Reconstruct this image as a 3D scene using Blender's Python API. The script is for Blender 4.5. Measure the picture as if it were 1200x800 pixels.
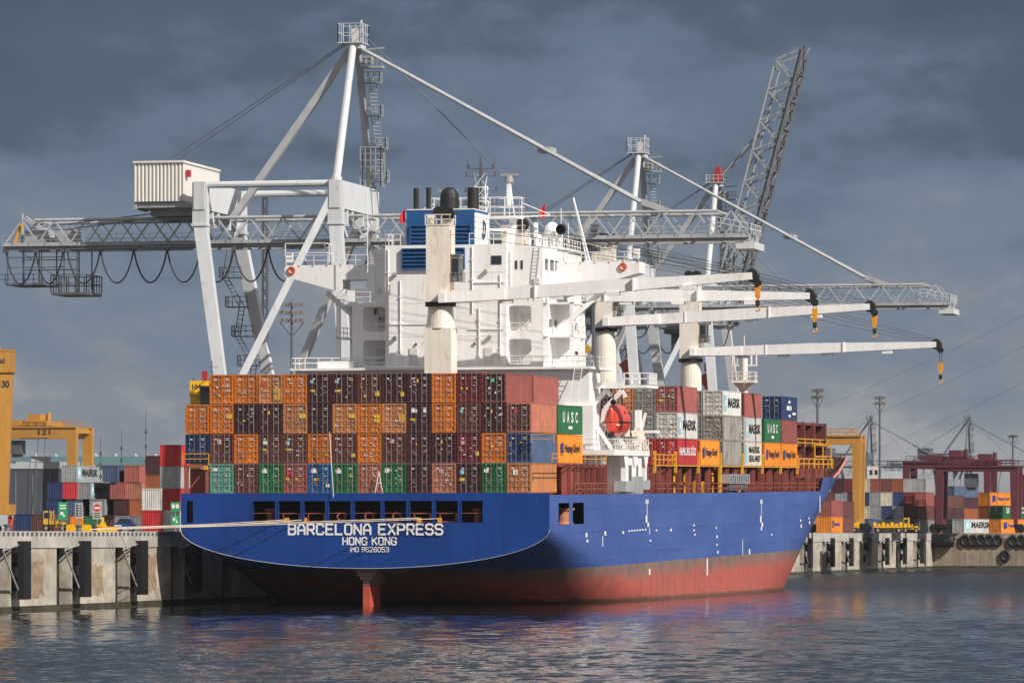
import bpy, bmesh, math, random
from mathutils import Vector, Matrix
random.seed(7)
PI = math.pi
R = math.radians
scene = bpy.context.scene
for o in list(bpy.data.objects):
    bpy.data.objects.remove(o)

# ------------------------------------------------------------------ camera, sky, sun, exposure
# world axes: +Y along the quay and towards the ship's bow, +X towards its starboard, water at z = 0
CAM_YAW = R(12.32)
cam = bpy.data.cameras.new('camera')
cam.sensor_fit = 'HORIZONTAL'
cam.sensor_width = 36
cam.lens = 180
cam.shift_y = 0.18875
cam.clip_start = 5
cam.clip_end = 20000
camo = bpy.data.objects.new('camera', cam)
scene.collection.objects.link(camo)
camo.location = (121.91, -489.77, 7.05)
camo.rotation_euler = (R(90), 0, CAM_YAW)
scene.camera = camo

SUN_EL = R(36)
SUN_AZ = R(60)          # from straight aft round to starboard
sun_dir = Vector((math.sin(SUN_AZ)*math.cos(SUN_EL), -math.cos(SUN_AZ)*math.cos(SUN_EL), math.sin(SUN_EL)))
sun = bpy.data.lights.new('sun', 'SUN')
sun.energy = 5.0
sun.angle = R(0.6)
sun.color = (1.0, 0.93, 0.84)
suno = bpy.data.objects.new('sun', sun)
scene.collection.objects.link(suno)
suno.rotation_euler = (-sun_dir).to_track_quat('-Z', 'Y').to_euler()
suno.location = (200, -300, 200)

world = bpy.data.worlds.new('World')
scene.world = world
world.use_nodes = True
wn = world.node_tree.nodes
wl = world.node_tree.links
wn.clear()
def wnode(t, **k):
    n = wn.new(t)
    for a, b in k.items():
        setattr(n, a, b)
    return n
def wmath(op, a=None, b=None, c=None):
    n = wnode('ShaderNodeMath', operation=op)
    for i, v in enumerate((a, b, c)):
        if v is None: continue
        if isinstance(v, (int, float)): n.inputs[i].default_value = v
        else: wl.new(v, n.inputs[i])
    return n.outputs[0]
sky = wnode('ShaderNodeTexSky')
sky.sky_type = 'NISHITA'
sky.sun_disc = False
sky.sun_elevation = SUN_EL
sky.sun_rotation = math.atan2(sun_dir.x, sun_dir.y)
tc = wnode('ShaderNodeTexCoord')
rot = wnode('ShaderNodeVectorRotate', rotation_type='Z_AXIS')
wl.new(tc.outputs['Generated'], rot.inputs['Vector'])
rot.inputs['Angle'].default_value = -CAM_YAW
sep = wnode('ShaderNodeSeparateXYZ')
wl.new(rot.outputs[0], sep.inputs[0])
def wnoise(scale, loc, detail=4, rough=.5):
    mp = wnode('ShaderNodeMapping')
    mp.inputs['Scale'].default_value = scale
    mp.inputs['Location'].default_value = loc
    wl.new(rot.outputs[0], mp.inputs['Vector'])
    nz = wnode('ShaderNodeTexNoise')
    nz.inputs['Scale'].default_value = 1
    nz.inputs['Detail'].default_value = detail
    nz.inputs['Roughness'].default_value = rough
    wl.new(mp.outputs[0], nz.inputs['Vector'])
    return nz.outputs[0]
n_big = wnoise((13, 4, 30), (3.1, 0, 1.7), 5, .55)
n_med = wnoise((34, 9, 66), (8.2, 1, 4.4), 6, .62)
n_band = wnoise((5, 2, 42), (1.3, 2, 9.1), 4, .5)
# cloud layer: pale low down, slate blue higher, broken into wide banks
elev = sep.outputs['Z']
warp = wmath('ADD', wmath('MULTIPLY', wmath('SUBTRACT', n_big, .5), .14), wmath('MULTIPLY', wmath('SUBTRACT', n_med, .5), .075))
xx = wmath('SUBTRACT', wmath('MULTIPLY', wmath('MULTIPLY', sep.outputs['X'], sep.outputs['X']), 3.2), .014)
warp = wmath('ADD', warp, wmath('MULTIPLY', xx, wmath('MINIMUM', wmath('MULTIPLY', sep.outputs['Z'], 12), 1)))
warp = wmath('ADD', warp, wmath('MULTIPLY', wmath('SUBTRACT', n_band, .5), .07))
e2 = wmath('ADD', elev, warp)
ramp = wnode('ShaderNodeValToRGB')
cr = ramp.color_ramp
cr.interpolation = 'EASE'
cr.elements[0].position = 0.0
cr.elements[0].color = (.37, .365, .375, 1)
cr.elements[1].position = 1.0
cr.elements[1].color = (.42, .45, .50, 1)
for p, c in ((.018, (.30, .31, .335)), (.034, (.20, .228, .275)), (.055, (.145, .192, .265)), (.075, (.11, .153, .222)), (.10, (.068, .096, .142)), (.13, (.052, .076, .118)), (.25, (.12, .15, .20))):
    e = cr.elements.new(p)
    e.color = (*c, 1)
wl.new(e2, ramp.inputs[0])
mulc = wnode('ShaderNodeMixRGB', blend_type='MULTIPLY')
mulc.inputs[0].default_value = 1
wl.new(ramp.outputs[0], mulc.inputs[1])
mulc.inputs[2].default_value = (10, 10, 10, 1)
# the storm bank stands ahead; behind the viewer and overhead the cloud is thinner and brighter
back = wnode('ShaderNodeMapRange', interpolation_type='SMOOTHSTEP')
wl.new(sep.outputs['Y'], back.inputs[0])
for i, v in enumerate((.75, -.35, 0, 1)): back.inputs[i+1].default_value = v
bri = wnode('ShaderNodeMixRGB')
wl.new(back.outputs[0], bri.inputs[0])
wl.new(mulc.outputs[0], bri.inputs[1])
bri.inputs[2].default_value = (3.5, 3.55, 3.7, 1)
mixs = wnode('ShaderNodeMixRGB')
mixs.inputs[0].default_value = .97
wl.new(sky.outputs[0], mixs.inputs[1])
wl.new(bri.outputs[0], mixs.inputs[2])
bg = wnode('ShaderNodeBackground')
bg.inputs['Strength'].default_value = .1
wl.new(mixs.outputs[0], bg.inputs[0])
wo = wnode('ShaderNodeOutputWorld')
wl.new(bg.outputs[0], wo.inputs[0])

scene.view_settings.view_transform = 'Standard'
scene.view_settings.look = 'None'
scene.view_settings.exposure = .08
scene.view_settings.gamma = 1
scene.view_settings.use_curve_mapping = False
scene.render.engine = 'CYCLES'
scene.cycles.max_bounces = 6
scene.cycles.volume_bounces = 0

# ------------------------------------------------------------------ materials
def lnk(nt, a, b): nt.links.new(a, b)
MATS = {}
def mat(name, col, rough=.5, metal=0., var=.12, vscale=.6, streak=.0, rust=0., rust_col=(.16, .06, .025), bump=0., per_object=0., spec=.5, stretch=(1, 1, 1)):
    if name in MATS: return MATS[name]
    m = bpy.data.materials.new(name)
    m.use_nodes = True
    nt = m.node_tree
    b = nt.nodes['Principled BSDF']
    b.inputs['Roughness'].default_value = rough
    b.inputs['Metallic'].default_value = metal
    b.inputs['Specular IOR Level'].default_value = spec
    def N(t, **k):
        n = nt.nodes.new(t)
        for a, v in k.items(): setattr(n, a, v)
        return n
    tcn = N('ShaderNodeTexCoord')
    oi = N('ShaderNodeObjectInfo')
    off = N('ShaderNodeVectorMath', operation='SCALE')
    comb = N('ShaderNodeCombineXYZ')
    for i in range(3): lnk(nt, oi.outputs['Random'], comb.inputs[i])
    lnk(nt, comb.outputs[0], off.inputs[0])
    off.inputs['Scale'].default_value = 57.
    add = N('ShaderNodeVectorMath', operation='ADD')
    lnk(nt, tcn.outputs['Object'], add.inputs[0])
    lnk(nt, off.outputs[0], add.inputs[1])
    vec = add.outputs[0]
    def noise(scale, detail=4, rough_=.55):
        mp = N('ShaderNodeMapping')
        mp.inputs['Scale'].default_value = tuple(a*b_ for a, b_ in zip(scale, stretch))
        lnk(nt, vec, mp.inputs['Vector'])
        nz = N('ShaderNodeTexNoise')
        nz.inputs['Scale'].default_value = 1
        nz.inputs['Detail'].default_value = detail
        nz.inputs['Roughness'].default_value = rough_
        lnk(nt, mp.outputs[0], nz.inputs['Vector'])
        return nz.outputs[0]
    def rng(x, a, b_, c, d):
        r = N('ShaderNodeMapRange')
        lnk(nt, x, r.inputs[0])
        for i, v in enumerate((a, b_, c, d)): r.inputs[i+1].default_value = v
        return r.outputs[0]
    cur = N('ShaderNodeRGB')
    cur.outputs[0].default_value = (*col, 1)
    cur = cur.outputs[0]
    def mulv(cur, fac):
        h = N('ShaderNodeVectorMath', operation='SCALE')
        lnk(nt, cur, h.inputs[0])
        lnk(nt, fac, h.inputs['Scale'])
        return h.outputs[0]
    if per_object:
        cur = mulv(cur, rng(oi.outputs['Random'], 0, 1, 1-per_object, 1+per_object))
    if var:
        cur = mulv(cur, rng(noise((vscale,)*3), .3, .7, 1-var, 1+var))
    if streak:
        cur = mulv(cur, rng(noise((2.2, 2.2, .12), 3), .35, .7, 1+streak*.3, 1-streak))
    if rust:
        f = N('ShaderNodeMath', operation='MULTIPLY')
        lnk(nt, rng(noise((1.1, 1.1, .45), 6, .65), .60-.14*rust, .72, 0, 1), f.inputs[0])
        f.inputs[1].default_value = min(1., .35+.5*rust)
        mx = N('ShaderNodeMixRGB')
        lnk(nt, f.outputs[0], mx.inputs[0])
        lnk(nt, cur, mx.inputs[1])
        mx.inputs[2].default_value = (*rust_col, 1)
        cur = mx.outputs[0]
    lnk(nt, cur, b.inputs['Base Color'])
    if bump:
        bp = N('ShaderNodeBump')
        bp.inputs['Strength'].default_value = bump
        bp.inputs['Distance'].default_value = .05
        lnk(nt, noise((4, 4, 4), 6, .65), bp.inputs['Height'])
        lnk(nt, bp.outputs[0], b.inputs['Normal'])
    MATS[name] = m
    return m

white = mat('ship white paint', (.845, .835, .83), .42, var=.05, vscale=.3, streak=.07, rust=.10, rust_col=(.48, .27, .13))
white_rusty = mat('rust stained white paint', (.82, .765, .68), .45, var=.06, vscale=.4, streak=.12, rust=.34, rust_col=(.45, .22, .08))
blue_transom = mat('transom blue paint', (.004, .045, .235), .40, var=.16, vscale=.22, streak=.16)
funnel_blue = mat('funnel blue paint', (.012, .085, .24), .45, var=.06)
louver_dark = mat('louver dark blue', (.006, .03, .09), .5)
black = mat('black paint', (.012, .012, .013), .55)
rubber = mat('black rubber', (.010, .010, .011), .6, var=.3, vscale=1.2)
dark = mat('dark interior', (.02, .012, .012), .7)
deck_red = mat('deck red oxide paint', (.13, .030, .026), .55, var=.2, rust=.3, per_object=.1)
deck_red_light = mat('faded deck red paint', (.30, .085, .065), .55, var=.15, rust=.2, per_object=.1)
yellow = mat('yellow safety paint', (.68, .33, .018), .45, var=.12, rust=.25)
yellow_crane = mat('amber yard crane paint', (.48, .235, .045), .45, var=.07, vscale=.15, streak=.12, rust=.12)
yellow_bright = mat('bright yellow machine paint', (.78, .43, .01), .4, var=.08)
lifeboat_orange = mat('lifeboat orange', (.60, .050, .024), .33, var=.06)
crane_white = mat('quay crane pale grey paint', (.60, .62, .645), .42, var=.05, vscale=.2, streak=.08, rust=.06, rust_col=(.3, .2, .14))
crane_grey = mat('quay crane weathered grey steel', (.36, .375, .39), .5, var=.14, vscale=.3, rust=.35, rust_col=(.12, .075, .05))
crane_dark = mat('dark galvanised steel', (.10, .105, .115), .5, var=.15)
house_white = mat('machinery house cladding', (.70, .68, .64), .45, var=.04, streak=.06)
crane_red = mat('red crane head paint', (.36, .025, .035), .45)
maroon_crane = mat('maroon yard crane paint', (.105, .026, .038), .5, var=.08)
cable_black = mat('black cable', (.018, .018, .02), .6)
rope_mat = mat('cream mooring rope', (.62, .52, .42), .8, var=.2, vscale=3)
glass = mat('dark window glass', (.02, .03, .04), .12, var=0)
zinc = mat('galvanised locking gear', (.28, .25, .235), .5, metal=.1, var=.2, per_object=.25)
letter_white = mat('white lettering paint', (.78, .78, .77), .5, var=.05)
letter_black = mat('black lettering paint', (.02, .022, .026), .5, var=0)
letter_blue = mat('blue lettering paint', (.015, .04, .22), .5, var=0)
star_blue = mat('pale blue emblem paint', (.28, .58, .70), .5, var=0)
sticker_yellow = mat('yellow sticker', (.75, .50, .03), .5, var=0)
sticker_white = mat('white sticker', (.75, .74, .72), .5, var=0)
sticker_red = mat('red sticker', (.60, .03, .03), .5, var=0)
flag_red = mat('red flag cloth', (.55, .02, .03), .7)
concrete = mat('quay concrete', (.43, .395, .335), .85, var=.32, vscale=.45, streak=.18, rust=.95, rust_col=(.29, .19, .12), bump=.3, stretch=(1, .28, 1))
concrete_cap = mat('pale quay cope concrete', (.42, .40, .365), .85, var=.22, vscale=.5, streak=.18, rust=.6, rust_col=(.3, .25, .2), bump=.2, stretch=(1, .3, 1))
brick_patch = mat('exposed brown quay masonry', (.30, .225, .155), .9, var=.35, vscale=1.1, streak=.1, rust=.9, rust_col=(.24, .14, .08), bump=.5, stretch=(1, .35, 1))
concrete_far = mat('stained brown concrete', (.30, .24, .18), .85, var=.25, vscale=.2, streak=.3, rust=.6, rust_col=(.17, .10, .055), bump=.2)
asphalt = mat('quay asphalt', (.05, .05, .052), .9, var=.2, bump=.1)
green_sign = mat('green sign face', (.02, .30, .12), .5, var=.04)
shed_dark = mat('dark grey shed cladding', (.055, .062, .078), .6, var=.08, streak=.1)
shed_light = mat('pale shed band', (.38, .41, .43), .6, var=.08)
shed_roof = mat('teal shed roof', (.08, .16, .18), .55, var=.08)
hoist_yellow = mat('hook block yellow', (.75, .30, .012), .45, var=.1)
chain_grey = mat('chain steel', (.35, .35, .35), .5, metal=.3)
car_blue = mat('blue car paint', (.02, .05, .19), .25, var=0, spec=.6)

# ------------------------------------------------------------------ mesh helpers
class MB:
    def __init__(s): s.v = []; s.f = []; s.m = []
    def quad(s, pts, m=0):
        i = len(s.v); s.v += [tuple(p) for p in pts]; s.f.append(tuple(range(i, i+len(pts)))); s.m.append(m); return s
    def box(s, x0, x1, y0, y1, z0, z1, m=0):
        i = len(s.v)
        s.v += [(x, y, z) for z in (z0, z1) for y in (y0, y1) for x in (x0, x1)]
        for q in ((0, 2, 3, 1), (4, 5, 7, 6), (0, 1, 5, 4), (2, 6, 7, 3), (0, 4, 6, 2), (1, 3, 7, 5)):
            s.f.append(tuple(i+a for a in q)); s.m.append(m)
        return s
    def frame_of(s, p, q, up=None):
        d = (q-p).normalized()
        u = Vector(up) if up else (Vector((0, 0, 1)) if abs(d.z) < .93 else Vector((1, 0, 0)))
        a = d.cross(u).normalized(); b = a.cross(d).normalized()
        return a, b
    def beam(s, p, q, w, h=None, w2=None, h2=None, m=0, up=None):
        p = Vector(p); q = Vector(q); h = h or w; w2 = w2 or w; h2 = h2 or (h if w2 == w else h*w2/w)
        a, b = s.frame_of(p, q, up)
        i = len(s.v)
        for c, ww, hh in ((p, w, h), (q, w2, h2)):
            for sx, sy in ((-1, -1), (1, -1), (1, 1), (-1, 1)):
                s.v.append(tuple(c+a*sx*ww/2+b*sy*hh/2))
        for k in range(4):
            s.f.append((i+k, i+(k+1) % 4, i+4+(k+1) % 4, i+4+k)); s.m.append(m)
        s.f.append((i+3, i+2, i+1, i)); s.m.append(m); s.f.append((i+4, i+5, i+6, i+7)); s.m.append(m)
        return s
    def tube(s, p, q, r, r2=None, n=8, m=0):
        p = Vector(p); q = Vector(q); r2 = r if r2 is None else r2
        a, b = s.frame_of(p, q)
        i = len(s.v)
        for c, rr in ((p, r), (q, r2)):
            for k in range(n):
                t = 2*PI*k/n
                s.v.append(tuple(c+a*math.cos(t)*rr+b*math.sin(t)*rr))
        for k in range(n):
            s.f.append((i+k, i+(k+1) % n, i+n+(k+1) % n, i+n+k)); s.m.append(m)
        s.f.append(tuple(i+k for k in reversed(range(n)))); s.m.append(m)
        s.f.append(tuple(i+n+k for k in range(n))); s.m.append(m)
        return s
    def path(s, pts, r, n=5, m=0):
        for a, b in zip(pts, pts[1:]): s.tube(a, b, r, n=n, m=m)
        return s
    def prism(s, poly, axis, c0, c1, m=0):
        """poly: 2-D points; axis 'x','y','z' is the extrusion axis"""
        def P(a, b, c):
            return {'x': (c, a, b), 'y': (a, c, b), 'z': (a, b, c)}[axis]
        i = len(s.v); n = len(poly)
        s.v += [P(a, b, c0) for a, b in poly]+[P(a, b, c1) for a, b in poly]
        for k in range(n):
            s.f.append((i+k, i+(k+1) % n, i+n+(k+1) % n, i+n+k)); s.m.append(m)
        s.f.append(tuple(i+k for k in reversed(range(n)))); s.m.append(m)
        s.f.append(tuple(i+n+k for k in range(n))); s.m.append(m)
        return s
    def lathe(s, prof, c, n=16, m=0, axis='z'):
        i = len(s.v)
        for r, z in prof:
            for k in range(n):
                t = 2*PI*k/n
                a, b = r*math.cos(t), r*math.sin(t)
                s.v.append({'z': (c[0]+a, c[1]+b, c[2]+z), 'y': (c[0]+a, c[1]+z, c[2]+b), 'x': (c[0]+z, c[1]+a, c[2]+b)}[axis])
        for j in range(len(prof)-1):
            for k in range(n):
                s.f.append((i+j*n+k, i+j*n+(k+1) % n, i+(j+1)*n+(k+1) % n, i+(j+1)*n+k)); s.m.append(m)
        return s
    def rail(s, pts, h=1.1, step=2.0, r=.035, m=0, closed=False):
        pts = [Vector(p) for p in pts]
        if closed: pts.append(pts[0])
        up = Vector((0, 0, 1))
        for a, b in zip(pts, pts[1:]):
            for k in (.5, 1.): s.beam(a+up*h*k, b+up*h*k, r*2, m=m)
            n = max(1, int((b-a).length/step+.5))
            for k in range(n+1):
                c = a.lerp(b, k/n); s.beam(c, c+up*h, r*2, m=m)
        return s
    def ladder(s, p, q, w=.5, side=(1, 0, 0), step=.35, r=.03, m=0):
        p = Vector(p); q = Vector(q); d = Vector(side)*w/2
        s.beam(p-d, q-d, r*2, m=m); s.beam(p+d, q+d, r*2, m=m)
        n = int((q-p).length/step)
        for k in range(1, n):
            c = p.lerp(q, k/n); s.beam(c-d, c+d, r*1.5, m=m)
        return s
    def add_mesh(s, vs, fs, M, m=0):
        i = len(s.v); s.v += [tuple(M @ Vector(v)) for v in vs]
        for f in fs: s.f.append(tuple(i+a for a in f)); s.m.append(m)
        return s
    def build(s, name, mats, parent=None, smooth=False, loc=None, recalc=True):
        me = bpy.data.meshes.new(name)
        me.from_pydata(s.v, [], s.f)
        mats = mats if isinstance(mats, (list, tuple)) else [mats]
        for mm in mats: me.materials.append(mm)
        if recalc:
            bm = bmesh.new(); bm.from_mesh(me)
            for f, k in zip(bm.faces, s.m): f.material_index = k
            bmesh.ops.recalc_face_normals(bm, faces=bm.faces)
            bm.to_mesh(me); bm.free()
        else:
            for p, k in zip(me.polygons, s.m): p.material_index = k
        if smooth:
            for p in me.polygons: p.use_smooth = True
        o = bpy.data.objects.new(name, me)
        scene.collection.objects.link(o)
        if parent: o.parent = parent
        if loc: o.location = loc
        if parent and name not in WHOLE: split_pieces(o)
        return o
WHOLE = {'logo', 'symbol', 'name_lettering', 'number_lettering', 'hull_marking', 'railing', 'body', 'door', 'locking_bar', 'girder', 'boom', 'hull'}
def find(r, a):
    while r[a] != a:
        r[a] = r[r[a]]; a = r[a]
    return a
def split_pieces(o):
    """pieces of one kind that stand apart become parts of their own"""
    me = o.data; n = len(me.vertices)
    r = list(range(n))
    for e in me.edges:
        a, b = find(r, e.vertices[0]), find(r, e.vertices[1])
        if a != b: r[a] = b
    isl = {}
    for i in range(n): isl.setdefault(find(r, i), []).append(i)
    ks = list(isl); k = len(ks)
    if k < 2 or k > 300: return
    lo = []; hi = []
    for q in ks:
        c = [me.vertices[i].co for i in isl[q]]
        lo.append([min(v[j] for v in c) for j in range(3)]); hi.append([max(v[j] for v in c) for j in range(3)])
    size = [max(hi[i][j]-lo[i][j] for j in range(3)) for i in range(k)]
    p = list(range(k))
    for i in range(k):
        for j in range(i):
            g = math.sqrt(sum(max(0, lo[i][a]-hi[j][a], lo[j][a]-hi[i][a])**2 for a in range(3)))
            if g <= max(.02, .49*max(size[i], size[j])):
                a, b = find(p, i), find(p, j)
                if a != b: p[a] = b
    groups = {}
    for i in range(k): groups.setdefault(find(p, i), []).append(i)
    if len(groups) < 2 or len(groups) > 70: return
    where = {}
    for g, members in enumerate(groups.values()):
        for i in members:
            for v in isl[ks[i]]: where[v] = g
    polys = [(list(q.vertices), q.material_index, q.use_smooth) for q in me.polygons]
    cos = [tuple(v.co) for v in me.vertices]; mats = list(me.materials)
    for g in range(len(groups)):
        pl = [q for q in polys if where[q[0][0]] == g]
        idx = {}; vs = []
        for q in pl:
            for v in q[0]:
                if v not in idx: idx[v] = len(vs); vs.append(cos[v])
        m2 = bpy.data.meshes.new(me.name)
        m2.from_pydata(vs, [], [[idx[v] for v in q[0]] for q in pl])
        for mm in mats: m2.materials.append(mm)
        for f, q in zip(m2.polygons, pl): f.material_index = q[1]; f.use_smooth = q[2]
        if g == 0: o.data = m2
        else:
            c = o.copy(); c.data = m2; scene.collection.objects.link(c)

def tag(o, label, cat, group=None):
    o['label'] = label; o['category'] = cat
    if group: o['group'] = group
    return o
def empty(name, loc, label, cat, group=None, rz=0.):
    o = bpy.data.objects.new(name, None)
    o.empty_display_size = .5
    scene.collection.objects.link(o)
    o.location = loc; o.rotation_euler = (0, 0, rz)
    return tag(o, label, cat, group)
def structure(o): o['kind'] = 'structure'; return o
KIDS = {}
def kids(o): return [c for c in bpy.data.objects if c.parent == o]
def copy_tree(o, parent=None):
    c = o.copy()
    scene.collection.objects.link(c)
    if parent: c.parent = parent
    for ch in kids(o): copy_tree(ch, c)
    return c

TEXTS = {}
def text_geo(s, spacing=1.0):
    """flat lettering outline, normalised to x 0..1 and y 0..1"""
    if (s, spacing) in TEXTS: return TEXTS[(s, spacing)]
    cu = bpy.data.curves.new('lettering', 'FONT')
    cu.body = s; cu.size = 1; cu.space_character = spacing; cu.offset = .03; cu.resolution_u = 3
    ob = bpy.data.objects.new('lettering', cu)
    scene.collection.objects.link(ob)
    bpy.context.view_layer.update()
    dg = bpy.context.evaluated_depsgraph_get()
    me = bpy.data.meshes.new_from_object(ob.evaluated_get(dg))
    vs = [tuple(v.co) for v in me.vertices]; fs = [tuple(p.vertices) for p in me.polygons]
    bpy.data.objects.remove(ob); bpy.data.curves.remove(cu); bpy.data.meshes.remove(me)
    x0 = min(v[0] for v in vs); x1 = max(v[0] for v in vs); y0 = min(v[1] for v in vs); y1 = max(v[1] for v in vs)
    vs = [((v[0]-x0)/(x1-x0), (v[1]-y0)/(y1-y0), 0) for v in vs]
    TEXTS[(s, spacing)] = (vs, fs)
    return vs, fs
def put_text(mb, s, origin, u, v, w, h, m=0, spacing=1.0):
    """lettering in the plane through origin spanned by unit vectors u (reading direction) and v (up)"""
    vs, fs = text_geo(s, spacing)
    u = Vector(u)*w; v = Vector(v)*h; n = Vector(u).cross(v).normalized(); o = Vector(origin)
    M = Matrix(((u.x, v.x, n.x, o.x), (u.y, v.y, n.y, o.y), (u.z, v.z, n.z, o.z), (0, 0, 0, 1)))
    mb.add_mesh(vs, fs, M, m)

TILT = R(.6)            # the ship floats a little down by the stern
TM = Matrix.Rotation(TILT, 4, 'X')
def aboard(o, x, y, z):
    """place a thing at ship coordinates"""
    o.location = TM @ Vector((x, y, z)); o.rotation_euler = (TILT, 0, o.rotation_euler.z); return o
QZ = 7.4                # quay level
ORD = ['zeroth', 'first', 'second', 'third', 'fourth', 'fifth', 'sixth', 'seventh', 'eighth', 'ninth', 'tenth', 'eleventh', 'twelfth', 'thirteenth', 'fourteenth']
HAZE = 0.00003
# ------------------------------------------------------------------ water, ground, quay
def water():
    # wind ripples as real geometry where the water is seen, a flat sheet all round it
    import numpy as np
    rg = np.random.default_rng(5)
    d = [205.]
    while d[-1] < 1300: d.append(d[-1]+max(.30, .30*(d[-1]/260)**2.1))
    d = np.array(d); a = np.linspace(-.152, .152, 430)
    D, A = np.meshgrid(d, a, indexing='ij')
    c_, s_ = math.cos(CAM_YAW), math.sin(CAM_YAW)
    X = 121.91+D*(A*c_-s_); Y = -489.77+D*(A*s_+c_)
    Z = np.zeros_like(X)
    wind = CAM_YAW+PI/2+.35
    for k in range(64):
        lam = .65*(4.2/.65)**rg.random(); th = wind+rg.normal(0, .55); kk = 2*PI/lam
        # waves finer than the mesh can carry fade out with distance
        step = np.gradient(d)[:, None]+D*(a[1]-a[0])*0
        fade = np.clip((lam/step-1.7)/2.2, 0, 1)
        amp = .0031*lam**.8*(.6+.8*rg.random())
        ph = kk*(X*math.cos(th)+Y*math.sin(th))+rg.random()*2*PI
        Z += amp*fade*(np.sin(ph)+.25*np.sin(2*ph+.5))
    gust = np.sin(X*.05+Y*.021+1)*np.sin(Y*.035-X*.013)+.6*np.sin(X*.021-Y*.055+2)
    Z *= 1+.28*gust
    nr, nc = X.shape
    vs = np.stack([X, Y, Z], -1).reshape(-1, 3)
    i = np.arange(nr*nc).reshape(nr, nc)
    fs = np.stack([i[:-1, :-1], i[:-1, 1:], i[1:, 1:], i[1:, :-1]], -1).reshape(-1, 4)
    far = [(-9000, -3000, -.35), (9000, -3000, -.35), (9000, 9000, -.35), (-9000, 9000, -.35)]
    n = len(vs)
    me = bpy.data.meshes.new('water')
    me.from_pydata(vs.tolist()+far, [], fs.tolist()+[(n, n+1, n+2, n+3)])
    me.polygons.foreach_set('use_smooth', [True]*len(me.polygons))
    m = bpy.data.materials.new('harbour water')
    m.use_nodes = True
    nt = m.node_tree; b = nt.nodes['Principled BSDF']
    b.inputs['Base Color'].default_value = (.009, .011, .013, 1)
    # ruffled by the wind beyond the ship's lee
    b.inputs['IOR'].default_value = 1.33
    tcn = nt.nodes.new('ShaderNodeTexCoord')
    sx = nt.nodes.new('ShaderNodeSeparateXYZ'); lnk(nt, tcn.outputs['Object'], sx.inputs[0])
    mr = nt.nodes.new('ShaderNodeMapRange'); mr.interpolation_type = 'SMOOTHSTEP'
    lnk(nt, sx.outputs['Y'], mr.inputs[0])
    for i_, v_ in enumerate((-40, 260, .055, .30)): mr.inputs[i_+1].default_value = v_
    lnk(nt, mr.outputs[0], b.inputs['Roughness'])
    hs = None
    for sc, amp, det in (((.9, .55, 1), 1.0, 5), ((.16, .11, 1), 2.2, 2), ((2.6, 1.8, 1), .35, 3)):
        mp = nt.nodes.new('ShaderNodeMapping'); mp.inputs['Scale'].default_value = sc
        mp.inputs['Rotation'].default_value = (0, 0, -CAM_YAW+.25)
        lnk(nt, tcn.outputs['Object'], mp.inputs['Vector'])
        nz = nt.nodes.new('ShaderNodeTexNoise'); nz.inputs['Scale'].default_value = 1; nz.inputs['Detail'].default_value = det
        lnk(nt, mp.outputs[0], nz.inputs['Vector'])
        mu = nt.nodes.new('ShaderNodeMath'); mu.operation = 'MULTIPLY'; mu.inputs[1].default_value = amp
        lnk(nt, nz.outputs[0], mu.inputs[0])
        if hs is None: hs = mu.outputs[0]
        else:
            ad = nt.nodes.new('ShaderNodeMath'); ad.operation = 'ADD'
            lnk(nt, hs, ad.inputs[0]); lnk(nt, mu.outputs[0], ad.inputs[1]); hs = ad.outputs[0]
    bp = nt.nodes.new('ShaderNodeBump'); bp.inputs['Strength'].default_value = 1.; bp.inputs['Distance'].default_value = .05
    lnk(nt, hs, bp.inputs['Height']); lnk(nt, bp.outputs[0], b.inputs['Normal'])
    me.materials.append(m)
    o = bpy.data.objects.new('water', me); scene.collection.objects.link(o); structure(o)
water()

FX = -21.7              # quay face
FY = 583.               # where the quay turns towards the right
mb = MB()
mb.box(-6000, FX-1.6, -900, 8000, -2, QZ-.004)
mb.box(FX-1.6, 6000, FY+1.6, 8000, -2, QZ-.004)
structure(mb.build('quay_ground', asphalt))

# near quay wall: piers between fender recesses under a continuous cope
fender_near = [-82.0, -63.3, -44.7, -26.0, -7.0]
fender_far = [412, 438.0, 461.0, 484.0, 508.5, 533.5, 559.0]
fy = fender_near + [12.5+19*k for k in range(20)] + fender_far
qw = empty('quay_wall', (FX, 0, 0), 'long pale concrete quay wall with fender recesses behind the ship', 'quay wall')
mb = MB()
cuts = [(y-5.6, y-.9) for y in fy]
ys = -300.
for a, b in cuts:
    mb.box(-1.6, 0, ys, a, -2, 5.85); ys = b
mb.box(-1.6, 0, ys, FY, -2, 5.85)
mb.build('pier', concrete, qw)
MB().box(-1.58, -1.2, -300, FY, -2, 5.85).build('recess_back', mat('dark recess concrete', (.016, .015, .014), .8), qw)  # darkness of the fender recesses is put into this near-black colour
MB().box(-1.6, .12, -300, FY+1.6, 5.85, QZ).build('cope', concrete_cap, qw)
mb = MB()
for y in fender_near:
    a, b, z0, z1 = y+2.6, y+9.4+random.uniform(-1, .8), 1.4, 4.8+random.uniform(-.5, .3)
    po = [(a+(b-a)*k/12, z1+random.uniform(-.35, .25)) for k in range(13)]+[(b+random.uniform(-.5, .2), z1-(z1-z0)*k/6) for k in range(1, 6)]+[(b-(b-a)*k/12, z0+random.uniform(-.3, .35)) for k in range(13)]+[(a+random.uniform(-.3, .4), z0+(z1-z0)*k/6) for k in range(1, 6)]
    mb.prism(po, 'x', 0, .03)
mb.build('masonry_patch', brick_patch, qw)
mb = MB()
for k in range(48):
    mb.box(.12, .2, -58+1.4*k, -58+1.4*k+.5, 7.0, 7.3)
mb.build('edge_block', crane_dark, qw)
MB().box(0, .035, -300, FY, -2, .55).build('tide_band', mat('wet weed band', (.06, .055, .035), .5, var=.4, vscale=.5), qw)

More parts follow.
